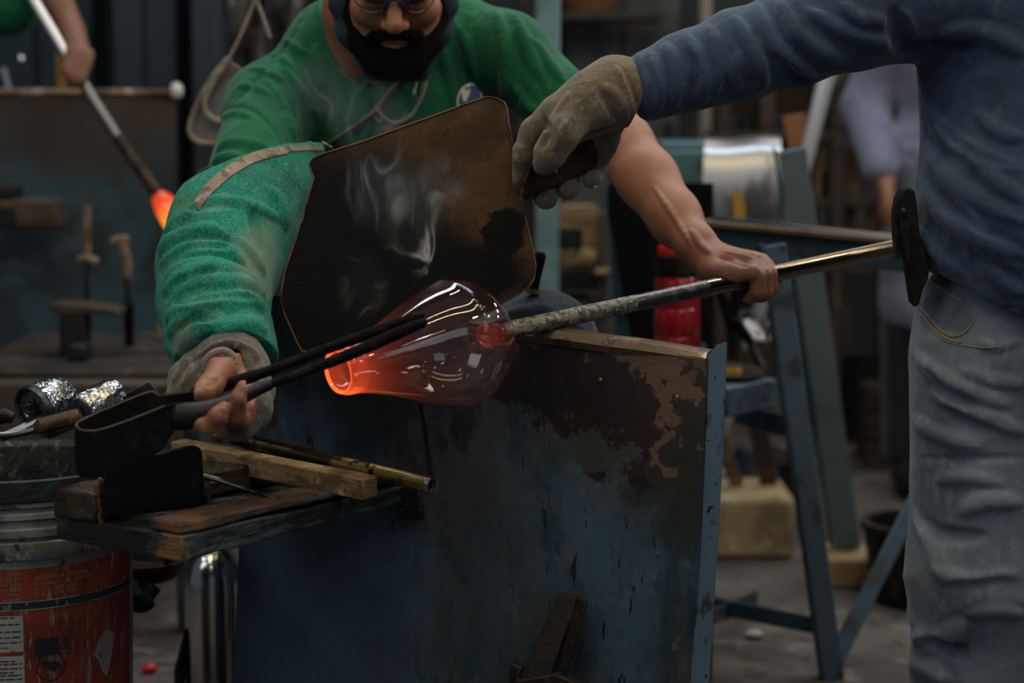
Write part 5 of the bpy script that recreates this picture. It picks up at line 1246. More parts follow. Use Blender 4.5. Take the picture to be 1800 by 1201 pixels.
m_deep = mat('deep_teal_steel', (.012, .035, .045), .5, .2, [dict(col=(.010, .018, .022), scale=4, lo=.45, hi=.65)])
m_brown = mat('brown_boards', (.065, .042, .028), .7, 0, [dict(col=(.03, .02, .014), scale=6, lo=.45, hi=.65, stretch=(1, 1, 3)), dict(col=(.12, .08, .05), scale=12, lo=.6, hi=.75)], bump=[(30, .4)])
m_tan = mat('tan_wood', (.26, .17, .075), .7, 0, [dict(col=(.14, .085, .04), scale=12, lo=.45, hi=.65, stretch=(1, 1, 3)), dict(col=(.34, .25, .13), scale=20, lo=.58, hi=.72)], bump=[(40, .4)])
m_dark = mat('dark_iron', (.014, .014, .015), .55, .4, [dict(col=(.04, .03, .022), scale=18, lo=.55, hi=.7)])
m_lamp = mat('pale_steel', (.55, .57, .60), .28, 1.0)

def cabinet(name, x0, x1, y0, y1, D, depth, material, label, cat, doors=2, knob=True):
    a = P(x0, y0, D); b = P(x1, y1, D); z0 = max(0.0, b[2]); base = ((a[0] + b[0]) / 2, D + depth / 2, z0)
    t = thing(name, base, label, cat)
    mk('body', abox((a[0], D + .02, z0), (b[0], D + depth, a[2])), material, t, bevel=.008)
    w = (b[0] - a[0]) / doors
    for k in range(doors):
        d_ = mk('door', abox((a[0] + w * k + .006, D, z0 + .02), (a[0] + w * (k + 1) - .006, D + .018, a[2] - .02)), material, t, bevel=.006)
        if knob: mk('handle', abox((a[0] + w * (k + 1) - .05, D - .025, (z0 + a[2]) / 2 - .06), (a[0] + w * (k + 1) - .03, D, (z0 + a[2]) / 2 + .06)), m_dark, d_, bevel=.004)
    return t
cabinet('steel_cabinet', 186, 322, -260, 640, 5.6, .5, m_slate, 'tall slate blue steel cabinet behind the glowing gather', 'cabinet', 2)
cabinet('steel_cabinet', -160, 182, -260, 700, 5.9, .5, m_deep, 'dark teal steel cabinet behind the far worker at the left edge', 'cabinet', 3)
cabinet('steel_cabinet', 326, 398, -260, 640, 5.5, .4, m_slate, 'narrow slate steel cabinet left of the hanging tarp', 'cabinet', 1)
# yellow post and pale pipe ends near the far worker
mk('yellow_post', box(P(106, 60, 5.2), P(104, 175, 5.2) * (1, 1, 0), .022, .022), mat('ochre_paint', (.25, .13, .02), .6), label='thin ochre post behind the far worker hand', cat='post', bevel=.003)
pst = mk('steel_rod', tube([P(2, 120, 5.0), P(16, 170, 5.0)], .014, 10), mat('blue_grey_rod', (.16, .2, .25), .4, .8), label='blue grey rod leaning at the far left edge', cat='rod')
mk('knob', ball(P(36, 106, 5.0), (.011, .011, .014)), m_lamp, label='small bright round metal knob at far left', cat='knob')

# ---- second bench: blue steel panel with rusty top edge
b2 = thing('far_bench', P(150, 650, 4.7) * (1, 1, 0), 'far blue steel bench panel with rusty top edge, left of the green sleeve', 'bench')
TL, TR2 = P(-60, 166, 4.60), P(309, 164, 4.75)
rows = [[(TL * (1 - s / 12) + TR2 * (s / 12)) * (1, 1, 0) + np.array((0, .004 * math.sin(s * 1.3 + i), (TL[2] * (1 - s / 12) + TR2[2] * s / 12) * (1 - i / 8) + .30 * i / 8)) for s in range(13)] for i in range(9)]
def p2(org): return mat('far_panel_blue', (.030, .070, .095), .5, .1, [dict(col=(.018, .030, .040), scale=3, lo=.42, hi=.62), dict(col=(.05, .085, .10), scale=6, lo=.56, hi=.72)],
    [dict(col=(.060, .038, .022), c=P(120, 190, 4.65), r=(.5, .4, .055), noise=1.5, soft=.5, scale=6), dict(col=(.040, .032, .025), c=P(150, 240, 4.65), r=(.22, .4, .10), noise=1.6, soft=.6, scale=7)], bump=[(14, .3)], org=org)
mk('front_panel', sheet(rows, .006), p2, b2)
mk('top_edge', tube([TL + (0, 0, .004), (TL + TR2) / 2 + (0, 0, .002), TR2], .011, 10), mat('rusty_edge', (.16, .10, .06), .5, .4, [dict(col=(.06, .035, .02), scale=10, lo=.45, hi=.6), dict(col=(.30, .26, .22), scale=7, lo=.6, hi=.7)]), b2)
mk('corner_cap', ball(P(310, 160, 4.73), (.016, .016, .020)), mat('pale_cap', (.7, .68, .66), .4), b2)
# its table: top board, block, bracket shelf
mk('bench_top', abox(tuple(P(-80, 700, 4.0) * (1, 1, 0) + (0, 0, .50)), (P(300, 610, 4.0)[0] + .02, 4.66, .55)), mat('sooty_bench_top', (.034, .024, .018), .75, 0, [dict(col=(.014, .011, .009), scale=5, lo=.42, hi=.62), dict(col=(.075, .052, .034), scale=9, lo=.58, hi=.75)], bump=[(25, .4)]), b2, bevel=.01)
tb_ = P(150, 690, 3.95)
mk('front_rail', abox((P(-80, 700, 3.9)[0], 3.94, .40), (P(308, 700, 3.9)[0], 3.99, .535)), mat('brown_rail', (.060, .042, .027), .6, 0, [dict(col=(.04, .028, .018), scale=6, lo=.45, hi=.6)]), b2, bevel=.01)
for x in (-.98, -.66):
    mk('leg', abox((x - .03, 4.0, 0), (x + .03, 4.06, .5)), m_blue_dark, b2, bevel=.005)
sh = thing('bracket_shelf', P(40, 400, 4.5), 'small brown wooden shelf block fixed to the far blue panel at left', 'shelf')
mk('board', abox(tuple(P(-40, 402, 4.45)), tuple(P(98, 352, 4.45) + (0, .10, 0))), m_brown, sh, bevel=.006)
mk('bracket', abox(tuple(P(-20, 400, 4.44)), tuple(P(24, 364, 4.44) + (0, .02, 0))), m_dark, sh, bevel=.004)
mk('upper_board', abox(tuple(P(-60, 350, 4.46)), tuple(P(22, 328, 4.46) + (0, .10, 0))), m_dark, sh, bevel=.004)
# standing tools and the anvil
an = thing('anvil_stand', (*P(125, 690, 4.25)[:2], .55), 'dark small anvil with brown top on the far bench', 'anvil')
mk('top', prism([P(x, y, 4.2) for x, y in ((80, 537), (100, 532), (150, 536), (196, 541), (210, 548), (208, 556), (170, 553), (120, 556), (92, 550))][::-1], (.0, .09, 0)), m_brown, an, bevel=.006)
mk('post', abox((P(104, 600, 4.2)[0], 4.2, .55), (P(150, 600, 4.2)[0], 4.27, P(104, 556, 4.2)[2])), m_dark, an, bevel=.006)
mk('foot', abox((P(126, 600, 4.17)[0], 4.12, .55), (P(158, 600, 4.17)[0], 4.19, .585)), m_dark, an, bevel=.006)
m_tool = mat('tan_tool_handle', (.20, .15, .11), .6, 0, [dict(col=(.09, .06, .04), scale=25, lo=.5, hi=.65)])
tl1 = thing('upright_tool', P(153, 690, 4.35), 'upright tool with tan handle and crossbar behind the anvil', 'tool')
mk('handle', tube([P(153, 362, 4.35), P(153, 400, 4.35), P(154, 448, 4.35)], [.009, .011, .008], 12), m_tool, tl1)
mk('crossbar', tube([P(137, 457, 4.35), P(150, 452, 4.35), P(172, 462, 4.35)], [.007, .011, .009], 10), m_tool, tl1)
mk('rod', tube([P(154, 450, 4.35), P(152, 560, 4.35), P(151, 640, 4.40)], .005, 8), m_dark, tl1)
tl2 = thing('upright_tool', P(226, 640, 4.35), 'second upright tool with stubby tan hammer head and black shank', 'tool')
mk('handle', tube([P(214, 418, 4.35), P(218, 440, 4.35), P(223, 462, 4.35), P(224, 490, 4.35)], [.013, .011, .013, .009], 12), m_tool, tl2); mk('hammer_head', tube([P(196, 426, 4.35), P(205, 422, 4.35), P(226, 420, 4.35)], [.008, .011, .009], 10), m_tool, tl2)
mk('shank', tube([P(221, 485, 4.35), P(227, 540, 4.35)], .006, 8), m_dark, tl2); mk('grip', tube([P(226, 532, 4.35), P(229, 640, 4.42)], [.012, .010], 12), m_black, tl2)
mk('tan_strip', prism([P(x, y, 4.1) for x, y in ((284, 528), (296, 530), (300, 600), (270, 600))][::-1], (0, .03, 0)), m_tool, label='tan wooden strip standing beside the green sleeve', cat='wood strip', bevel=.004)

# ---- hanging grey tarp and face shield
rows = []
for i in range(12):
    r = []
    for j in range(14):
        p = P(398 + j * 13 + 4 * math.sin(i), -40 + i * 26, 4.3); p[1] += .035 * math.sin(j * 1.7 + i * .5) + .02 * math.sin(j * .8 - i); r.append(p)
    rows.append(r)
mk('dusty_tarp', sheet(rows, .004), mat('dusty_tarp', (.085, .080, .080), .6, 0, [dict(col=(.035, .032, .033), scale=9, lo=.45, hi=.62), dict(col=(.13, .10, .08), scale=16, lo=.58, hi=.72)], bump=[(16, .6, (1, 1, 1), .01)]), label='dusty grey tarp hanging behind the green shoulder', cat='tarp')
fs = thing('face_shield', P(380, 250, 3.75), 'grey face shield with tan rim hanging by a cord behind the green shoulder', 'face shield')
m_rim = mat('tan_plastic_rim', (.26, .21, .17), .5, 0, [dict(col=(.14, .11, .09), scale=20, lo=.5, hi=.65)])
shp = [(400, 104), (372, 140), (348, 182), (336, 212), (334, 232), (345, 247), (368, 252), (400, 252), (425, 235), (430, 180), (424, 120)]
mk('visor', prism([P(x, y, 3.75) for x, y in shp][::-1], (0.0, .006, 0)), mat('smoky_visor', (.15, .145, .15), .35, 0, [dict(col=(.10, .095, .10), scale=8, lo=.45, hi=.65)]), fs, bevel=.002)
mk('rim', tube(smooth_path([P(x, y, 3.745) for x, y in ((402, 102), (372, 140), (348, 182), (336, 214), (335, 234), (347, 248), (370, 253), (400, 254))], 5), .0062, 8), m_rim, fs)
mk('strap', tube(smooth_path([P(x, y, 3.735) for x, y in ((398, 110), (376, 142), (362, 168), (360, 190), (368, 204), (384, 213), (398, 210))], 5), .005, 8, flat=1.3), m_rim, fs)
mk('cord', tube(smooth_path([P(402, 104, 3.745), P(424, 60, 3.74), P(448, 2, 3.74), P(470, -50, 3.74)], 4), .0036, 8), m_rim, fs); mk('cord', tube([P(447, -10, 3.74), P(462, 30, 3.745), P(474, 66, 3.75)], .0036, 8), m_rim, fs)

# ---- far worker at the top left holding a pipe with a glowing gather
wk = thing('person', P(-60, 300, 4.55) * (1, 1, 0), 'far worker in green shirt at top left, holding a thin pipe with glowing end', 'person')
B = Field((-1.75, 4.2, .05), (-.86, 4.85, 1.80), .010)
sx = P(-215, 0, 4.55)[0]
B.ell((sx, 4.58, 1.17), (.16, .11, .24), .04).ell((sx, 4.58, .90), (.15, .11, .10), .04).cap((sx, 4.58, 1.36), (sx, 4.57, 1.54), .055, .055, .03); add_head(B, (sx, 4.54, 1.60), .25)
B.cap((sx + .05, 4.58, 1.34), P(-2, 0, 4.50), .06, .055, .04).cap(P(-2, 10, 4.50), P(62, -45, 4.42), .050, .045, .03).cap(P(70, -50, 4.42), P(128, 60, 4.38), .046, .030, .02)
B.cap(P(125, 55, 4.36), P(138, 100, 4.325), .028, .030, .015)
for (a, b, r) in (((128, 92), (114, 124), .012), ((138, 96), (122, 136), .012), ((148, 98), (133, 144), .012), ((156, 96), (145, 142), .011)):
    B.cap(P(*a, 4.31), P(*b, 4.285), r + .004, r, .006)
B.cap(P(120, 80, 4.36), P(116, 118, 4.33), .015, .012, .008)
for s_ in (-1, 1): B.cap((sx + s_ * .09, 4.58, .88), (sx + s_ * .10, 4.56, .48), .08, .058, .03).cap((sx + s_ * .10, 4.56, .48), (sx + s_ * .10, 4.58, .08), .055, .04, .02)
B.cap((sx - .15, 4.58, 1.33), (sx - .22, 4.55, 1.02), .05, .042, .03).cap((sx - .22, 4.55, 1.02), (sx - .16, 4.40, .85), .042, .03, .03)
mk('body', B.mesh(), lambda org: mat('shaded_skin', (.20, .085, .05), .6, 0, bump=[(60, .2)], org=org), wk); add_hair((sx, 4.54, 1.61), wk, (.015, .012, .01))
T = Field((-1.75, 4.2, .80), (-.92, 4.85, 1.55), .008)
T.ell((sx, 4.58, 1.17), (.18, .13, .26), .04).ell((sx, 4.58, .95), (.17, .13, .14), .04).cap((sx - .15, 4.58, 1.33), (sx - .20, 4.56, 1.16), .065, .06, .03)
T.cap((sx + .04, 4.58, 1.33), P(-10, 2, 4.50), .072, .068, .04).cap(P(-10, 5, 4.50), P(18, 8, 4.47), .068, .064, .03)
T.wrinkle(lambda p: -.005 * creases(p, 20, 71), .02); mk('tee_shirt', T.mesh(), m_shirt, wk)
T = Field((-1.75, 4.2, .08), (-.95, 4.85, 1.0), .009)
T.ell((sx, 4.58, .90), (.165, .125, .10), .04)
for s_ in (-1, 1): T.cap((sx + s_ * .09, 4.58, .88), (sx + s_ * .10, 4.56, .48), .095, .075, .03).cap((sx + s_ * .10, 4.56, .48), (sx + s_ * .10, 4.58, .12), .072, .06, .02)
mk('trousers', T.mesh(), cloth('dark_trousers', (.02, .025, .035), (.012, .015, .02)), wk)
for s_ in (-1, 1): mk('shoe', ball((sx + s_ * .10, 4.53, .05), (.05, .13, .05)), m_dark, wk)
gp = thing('blowpipe', P(205, 240, 4.3), 'thin far blowpipe held by the far worker, ending in a glowing orange gather', 'blowpipe')
mk('tube', tube([P(40, -30, 4.33), P(72, 24, 4.325), P(118, 100, 4.315)], .0130, 12), m_lamp, gp)
mk('tube', tube([P(118, 100, 4.315), P(165, 178, 4.305), P(205, 240, 4.30)], .0125, 12), mat('pipe_grey', (.20, .20, .21), .35, .9), gp); mk('hot_end', tube([P(205, 240, 4.30), P(278, 342, 4.29)], [.0125, .0145], 12), mat('burnt_pipe', (.07, .042, .025), .5, .5, [dict(col=(.02, .015, .012), scale=14, lo=.45, hi=.6)]), gp)
def gather_mat():
    m = bpy.data.materials.new('glowing_gather'); m.use_nodes = True; nt = m.node_tree; L = nt.links; b = nt.nodes['Principled BSDF']
    tc = _node(nt, 'ShaderNodeTexCoord'); o = WO[gp.name]; a = P(274, 338, 4.29) - o; c = P(318, 402, 4.28) - o
    v1 = _node(nt, 'ShaderNodeVectorMath', operation='SUBTRACT'); v1.inputs[1].default_value = tuple(a); L.new(tc.outputs['Object'], v1.inputs[0])
    v2 = _node(nt, 'ShaderNodeVectorMath', operation='DOT_PRODUCT'); v2.inputs[1].default_value = tuple((c - a) / ((c - a) @ (c - a))); L.new(v1.outputs[0], v2.inputs[0])
    cr = _node(nt, 'ShaderNodeValToRGB'); e = cr.color_ramp.elements; e[0].position = 0; e[0].color = (.42, .028, .010, 1); e[1].position = .36; e[1].color = (.85, .065, .015, 1)
    n = e.new(.72); n.color = (1.15, .36, .03, 1); L.new(v2.outputs['Value'], cr.inputs[0]); L.new(cr.outputs[0], b.inputs['Emission Color']); b.inputs['Emission Strength'].default_value = .95
    b.inputs['Base Color'].default_value = (.3, .05, .02, 1); b.inputs['Roughness'].default_value = .2; return m
gd = nrm(P(318, 402, 4.28) - P(278, 342, 4.29))
mk('gather', lathe([(.0, -.002), (.012, .0), (.020, .012), (.0265, .035), (.029, .065), (.028, .095), (.022, .125), (.012, .140), (.0, .145)], P(276, 339, 4.29), gd, 28), gather_mat(), gp, label='glowing orange gather of glass')

# ---- teal column and things beside it
mk('column', abox(tuple(P(940, 900, 4.6) * (1, 1, 0)), (P(985, 0, 4.6)[0], 4.68, 2.4)), mat('teal_column', (.155, .250, .290), .5, 0, [dict(col=(.10, .18, .21), scale=6, lo=.45, hi=.65)]), label='pale teal steel column right of the green shirt', cat='column', bevel=.006)
mk('dark_column', abox(tuple(P(905, 900, 5.2) * (1, 1, 0)), (P(942, 0, 5.2)[0], 5.3, 2.4)), m_dark, label='dark column just left of the teal column', cat='column', bevel=.006)
mk('light_blue_column', abox(tuple(P(518, 900, 5.0) * (1, 1, 0)), (P(566, 0, 5.0)[0], 5.1, 2.4)), mat('pale_blue_steel', (.13, .22, .28), .5), label='pale blue column seen above the collar of the green shirt', cat='column', bevel=.006)
mk('pale_pipe', tube([P(1240, 400, 6.6) , P(1240, -60, 6.6)], .020, 12), mat('tan_pipe', (.40, .33, .27), .5), label='pale tan pipe standing above the navy sleeve', cat='pipe')
pt = thing('clay_pot', P(1035, 30, 6.8), 'orange tan clay pot high on a board against the back wall', 'pot')
c = P(1035, 22, 6.8)
mk('pot', lathe([(.0, .0), (.07, .0), (.12, .06), (.125, .14), (.10, .20), (.11, .22), (.095, .22), (.0, .1)], c, (0, 0, 1), 24), mat('orange_clay', (.42, .20, .10), .7), pt)
mk('board', abox(tuple(c + (-.25, -.12, -.03)), tuple(c + (.25, .15, -.002))), m_brown, pt, bevel=.005)
cabinet('grey_locker', 990, 1190, -160, 640, 7.0, .45, mat('grey_green_steel', (.075, .095, .092), .55, .1, [dict(col=(.045, .05, .05), scale=3, lo=.42, hi=.62), dict(col=(.12, .10, .085), scale=3.5, lo=.6, hi=.75)]), 'blurred grey green locker between teal column and navy sleeve', 'locker', 2)

# ---- shelf with wooden blocks seen under the paddle handle
rk = thing('wood_rack', P(1015, 620, 5.0) * (1, 1, 0), 'low rack of tan wooden blocks right of the teal column', 'rack')
mk('back_board', abox(tuple(P(984, 478, 5.12)), tuple(P(1052, 360, 5.12) + (0, .03, 0))), m_tan, rk, bevel=.006)
mk('upright', abox((P(1050, 560, 5.0)[0], 4.98, 0), (P(1066, 400, 5.0)[0], 5.06, P(1050, 372, 5.0)[2])), m_brown, rk, bevel=.006)
mk('shelf', abox(tuple(P(984, 512, 5.0)), tuple(P(1052, 488, 5.0) + (0, .2, 0))), m_dark, rk, bevel=.004)
mk('shelf', abox(tuple(P(984, 600, 5.0)), tuple(P(1060, 528, 5.0) + (0, .2, 0))), m_brown, rk, bevel=.004)
mk('wood_block', abox(tuple(P(984, 470, 4.96)), tuple(P(1050, 442, 4.96) + (0, .12, .0))), m_tan, label='tan split wooden block lying on the low rack', cat='wood block', bevel=.012, seg=3)
mk('wood_block', abox(tuple(P(1046, 486, 4.94)), tuple(P(1074, 474, 4.94) + (0, .12, .0))), m_tan, label='small tan wooden block end on the right of the low rack', cat='wood block', bevel=.006)
mk('iron_ring', lathe([(.020, .0), (.034, .0), (.036, .02), (.034, .05), (.020, .05)], P(999, 438, 4.97), (0, 0, 1), 20, True), m_dark, label='dark iron ring on the low rack beside the tan board', cat='ring')

# ---- black apron hung on a blue stand, behind the forearm
ap = thing('blue_stand', P(1110, 620, 4.2) * (1, 1, 0), 'dark blue steel stand covered by a black apron behind the bare forearm', 'stand')
mk('post', prism([P(x, y, 4.24) for x, y in ((1066, 330), (1080, 330), (1128, 600), (1120, 1000), (1080, 1000), (1084, 600))][::-1], (0, .05, 0)), m_blue_dark, ap, bevel=.004)
mk('post', prism([P(x, y, 4.30) for x, y in ((1118, 500), (1148, 500), (1150, 1000), (1122, 1000))][::-1], (0, .05, 0)), m_teal, ap, bevel=.004)
rows = []
for i in range(10):
    r = []
    yl = 322 + i * 31; xl = 1070 + max(0, i - 2) * 6.2
    for j in range(10):
        p = P(xl + (1252 - xl) * j / 9, yl, 4.15); p[1] += .02 * math.sin(j * 1.1 + i * .3); r.append(p)
    rows.append(r)
mk('black_apron', sheet(rows, .006), mat('black_rubber', (.004, .004, .005), .8, spec=.1), ap, label='black rubber apron')

# ---- red bottle
rb = thing('red_bottle', P(1190, 612, 3.75), 'translucent red plastic bottle with black neck and red lid under the bare forearm', 'bottle')
ra = pr(41, 3.75)
bz = P(1190, 640, 3.75)[2]; hz = P(1190, 486, 3.75)[2] - bz
mk('body', lathe([(.0, .0), (ra * .9, .0), (ra, .008), (ra, hz * .30), (ra * .95, hz * .33), (ra, hz * .36), (ra, hz * .62), (ra * .95, hz * .65), (ra, hz * .68), (ra * .98, hz * .95), (ra * .9, hz), (.0, hz)], (*P(1190, 640, 3.75)[:2], bz), (0, 0, 1), 40), mat('red_plastic', (.34, .008, .014), .12, 0, [dict(col=(.20, .004, .010), scale=16, lo=.45, hi=.65)], coat=.8), rb)
mk('neck', lathe([(ra * .9, hz - .004), (ra * .92, hz + .004), (ra * .92, hz + .038), (ra * .8, hz + .044), (.0, hz + .044)], (*P(1190, 640, 3.75)[:2], bz), (0, 0, 1), 40), m_black, rb)
mk('lid', lathe([(.0, hz + .058), (ra * .84, hz + .058), (ra * .88, hz + .054), (ra * .88, hz + .042), (.0, hz + .042)], (*P(1190, 640, 3.75)[:2], bz), (0, 0, 1), 40), mat('red_lid', (.42, .012, .014), .3), rb)
bt = thing('side_table', P(1200, 640, 3.78) * (1, 1, 0), 'small dark steel table under the red bottle, mostly hidden by the panel', 'table')
mk('tabletop', abox((P(1120, 640, 3.7)[0], 3.64, bz - .022), (P(1250, 640, 3.7)[0], 3.90, bz - .001)), m_blue_dark, bt, bevel=.004)
for x in (1126, 1244):
    for y in (3.67, 3.87): mk('leg', abox((P(x, 640, 3.7)[0] - .012, y - .012, 0), (P(x, 640, 3.7)[0] + .012, y + .012, bz - .022)), m_blue_dark, bt, bevel=.002)
# dark cables and a steel bowl beside it
hs = thing('black_hose', P(1270, 720, 3.95), 'black hoses hanging behind the flange beside the red bottle', 'hose')
for a, b, c_ in (((1236, 520), (1248, 600), (1262, 690)), ((1262, 500), (1284, 580), (1292, 680)), ((1290, 560), (1318, 600), (1340, 650)), ((1300, 470), (1292, 560), (1304, 660))):
    mk('hose', tube(smooth_path([P(*a, 3.95), P(*b, 3.97), P(*c_, 3.95)], 5), .0095, 10), m_black, hs)
mk('steel_bowl', lathe([(.0, .0), (.02, .001), (.036, .016), (.042, .038), (.040, .038), (.033, .018), (.0, .004)], P(1312, 592, 4.2), (.4, -.5, .6), 28), m_steel, label='small grey steel bowl behind the black hoses', cat='bowl')

# ---- the blue trestle table with long legs
tr_ = thing('blue_trestle', G(1460, 1185), 'tall blue steel trestle with splayed legs between bench and jeans', 'trestle')
def bar(a, b, w, h, name='leg', mt=None, up=(0, -1, 0)): 
    return mk(name, box(a, b, w, h, up), mt or m_blue, tr_, bevel=.0025)
# front right leg: angle iron; side shade put into the return as darker blue
f0 = P(1362, 430, 3.66); f1 = G(1466, 1196)
bar(f0, f1, .040, .006); bar(f0 + (-.024, .012, 0), f1 + (-.022, .012, 0), .006, .034, 'leg_return', m_blue_dark)
l0 = P(1392, 262, 4.20); l1 = P(1490, 968, 4.45)
bar(l0, l1, .060, .008, 'leg', mat('grey_blue_leg', (.125, .168, .205), .45, 0, [dict(col=(.08, .14, .16), scale=5, lo=.45, hi=.65)])); bar(l0 + (-.034, .02, 0), l1 + (-.034, .02, 0), .006, .03, 'leg_return', m_teal)
bar(P(1250, 406, 3.9), P(1600, 450, 3.62), .006, .062, 'top_rail', m_blue_dark, (0, 0, 1))
mk('top_board', box(P(1248, 390, 3.93), P(1606, 424, 3.65), .09, .012), mat('brown_edge', (.14, .095, .06), .6, 0, [dict(col=(.07, .045, .03), scale=12, lo=.45, hi=.65)]), tr_, bevel=.003)
bar(P(1616, 868, 3.95), G(1458, 1180), .034, .010, 'brace', m_blue_dark)
bar(P(1240, 1062, 4.0), P(1436, 1100, 3.80), .006, .036, 'stretcher', m_blue_dark, (0, 0, 1)); bar(P(1292, 726, 4.0), P(1392, 752, 3.74), .006, .042, 'stretcher', m_blue_dark, (0, 0, 1)); bar(P(1240, 1090, 3.8), P(1330, 1052, 4.2), .006, .034, 'stretcher', m_slate, (0, 0, 1))
mk('tray', box(P(1262, 706, 3.72), P(1350, 688, 3.80), .05, .055), m_blue, tr_, bevel=.003)
mk('black_pan', lathe([(.0, .0), (.05, .0), (.062, .012), (.066, .03), (.060, .03), (.0, .012)], P(1282, 676, 3.82), (.05, -.1, 1), 28), m_black, label='black pan lying on the small blue tray', cat='pan')
mk('yellow_tape', lathe([(.014, .0), (.022, .0), (.022, .011), (.014, .011)], P(1284, 659, 3.80), (0, 0, 1), 24, True), mat('amber_tape', (.5, .25, .03), .5), label='small amber tape roll on the black pan', cat='tape roll')
# bent bright sheet and teal box at the back
bs = thing('bent_steel_sheet', P(1305, 395, 4.5), 'bent shiny steel sheet with bright curved top behind the trestle', 'steel sheet')
rows = []
for i, (y, D) in enumerate(((246, 4.66), (242, 4.60), (246, 4.54), (256, 4.50), (272, 4.48), (300, 4.47), (345, 4.46), (395, 4.46))):
    rows.append([P(1242 - i * 1.2 + (1372 + i * 1.5 - 1242) * j / 10, y + 3 * math.sin(j * .6), D) for j in range(11)])
mk('sheet', sheet(rows, .004), mat('brushed_sheet', (.34, .34, .36), .36, 1.0, [dict(col=(.10, .10, .11), scale=4, lo=.48, hi=.62, stretch=(1, 1, .4), rough=.5)]), bs)
mk('yellow_tag', prism([P(x, y, 4.44) for x, y in ((1288, 342), (1296, 334), (1308, 352), (1311, 384), (1290, 386))][::-1], (0, .006, 0)), mat('yellow_plastic', (.40, .22, .03), .5), label='yellow plastic tag in front of the bent steel sheet', cat='tag')
cabinet('teal_box', 1160, 1244, 250, 1000, 4.75, .3, m_teal, 'tall teal steel box left of the bent steel sheet', 'box', 1, False)
mk('orange_board', prism([P(x, y, 4.9) for x, y in ((1376, 205), (1418, 200), (1416, 256), (1386, 262))][::-1], (0, .02, 0)), mat('orange_wood', (.22, .085, .035), .6), label='orange brown wooden board behind the pale leaning pole', cat='board', bevel=.003)
mk('leaning_pole', tube([P(1478, 60, 4.9), P(1452, 140, 4.9), P(1414, 292, 4.9), P(1225, 880, 5.25) * (1, 1, 0)], [.021, .020, .017, .017], 14), mat('white_pole', (.62, .64, .68), .35, .3), label='pale white pole leaning under the navy sleeve', cat='pole')
# ---- dark wooden rack with pale bottles/boards between
rk2 = thing('tool_rack', P(1420, 700, 6.0) * (1, 1, 0), 'dark brown open rack at the back under the navy sleeve', 'rack')
for x in (1255, 1330, 1455, 1545): mk('upright', abox((P(x, 500, 6.0)[0], 5.96, 0), (P(x + 24, 500, 6.0)[0], 6.06, P(x, 60, 6.0)[2])), m_brown, rk2, bevel=.008)
for y in (70, 232, 352, 470): mk('shelf', abox(tuple(P(1250, y + 12, 5.98)), tuple(P(1575, y, 5.98) + (0, .22, 0))), m_brown, rk2, bevel=.006)
mk('back_board', abox(tuple(P(1250, 240, 6.20)), tuple(P(1575, 70, 6.20) + (0, .02, 0))), m_brown, rk2, bevel=.004)
mk('back_board', abox(tuple(P(1250, 540, 6.20)), tuple(P(1440, 240, 6.20) + (0, .02, 0))), m_dark, rk2, bevel=.004)
for i, (x, w, y0, y1, mm_) in enumerate(((1432, 20, 248, 340, m_tan), (1478, 34, 262, 344, m_tan), (1556, 18, 250, 344, m_tan), (1478, 26, 366, 420, m_tan), (1440, 18, 300, 345, m_dark), (1524, 14, 366, 424, m_tan), (1276, 20, 205, 230, m_slate), (1300, 22, 200, 230, m_dark), (1352, 20, 198, 230, m_slate))):
    b_ = mk('standing_board', abox(tuple(P(x, y1 + 8, 6.05)), tuple(P(x + w, y0, 6.05) + (0, .03, 0))), mm_, label=('pale tan board standing in the dark rack, %s' % ('leftmost on the middle shelf', 'widest on the middle shelf', 'beside the lavender clothing', 'lower shelf, left', '', 'lower shelf, right')[i]) if mm_ is m_tan else ('short dark board on the middle shelf beside the leaning pole' if i == 4 else 'small %s board on the upper shelf of the dark rack' % ('grey', 'black', 'grey blue')[i - 6]), cat='board', group='boards in the dark rack', bevel=.004)
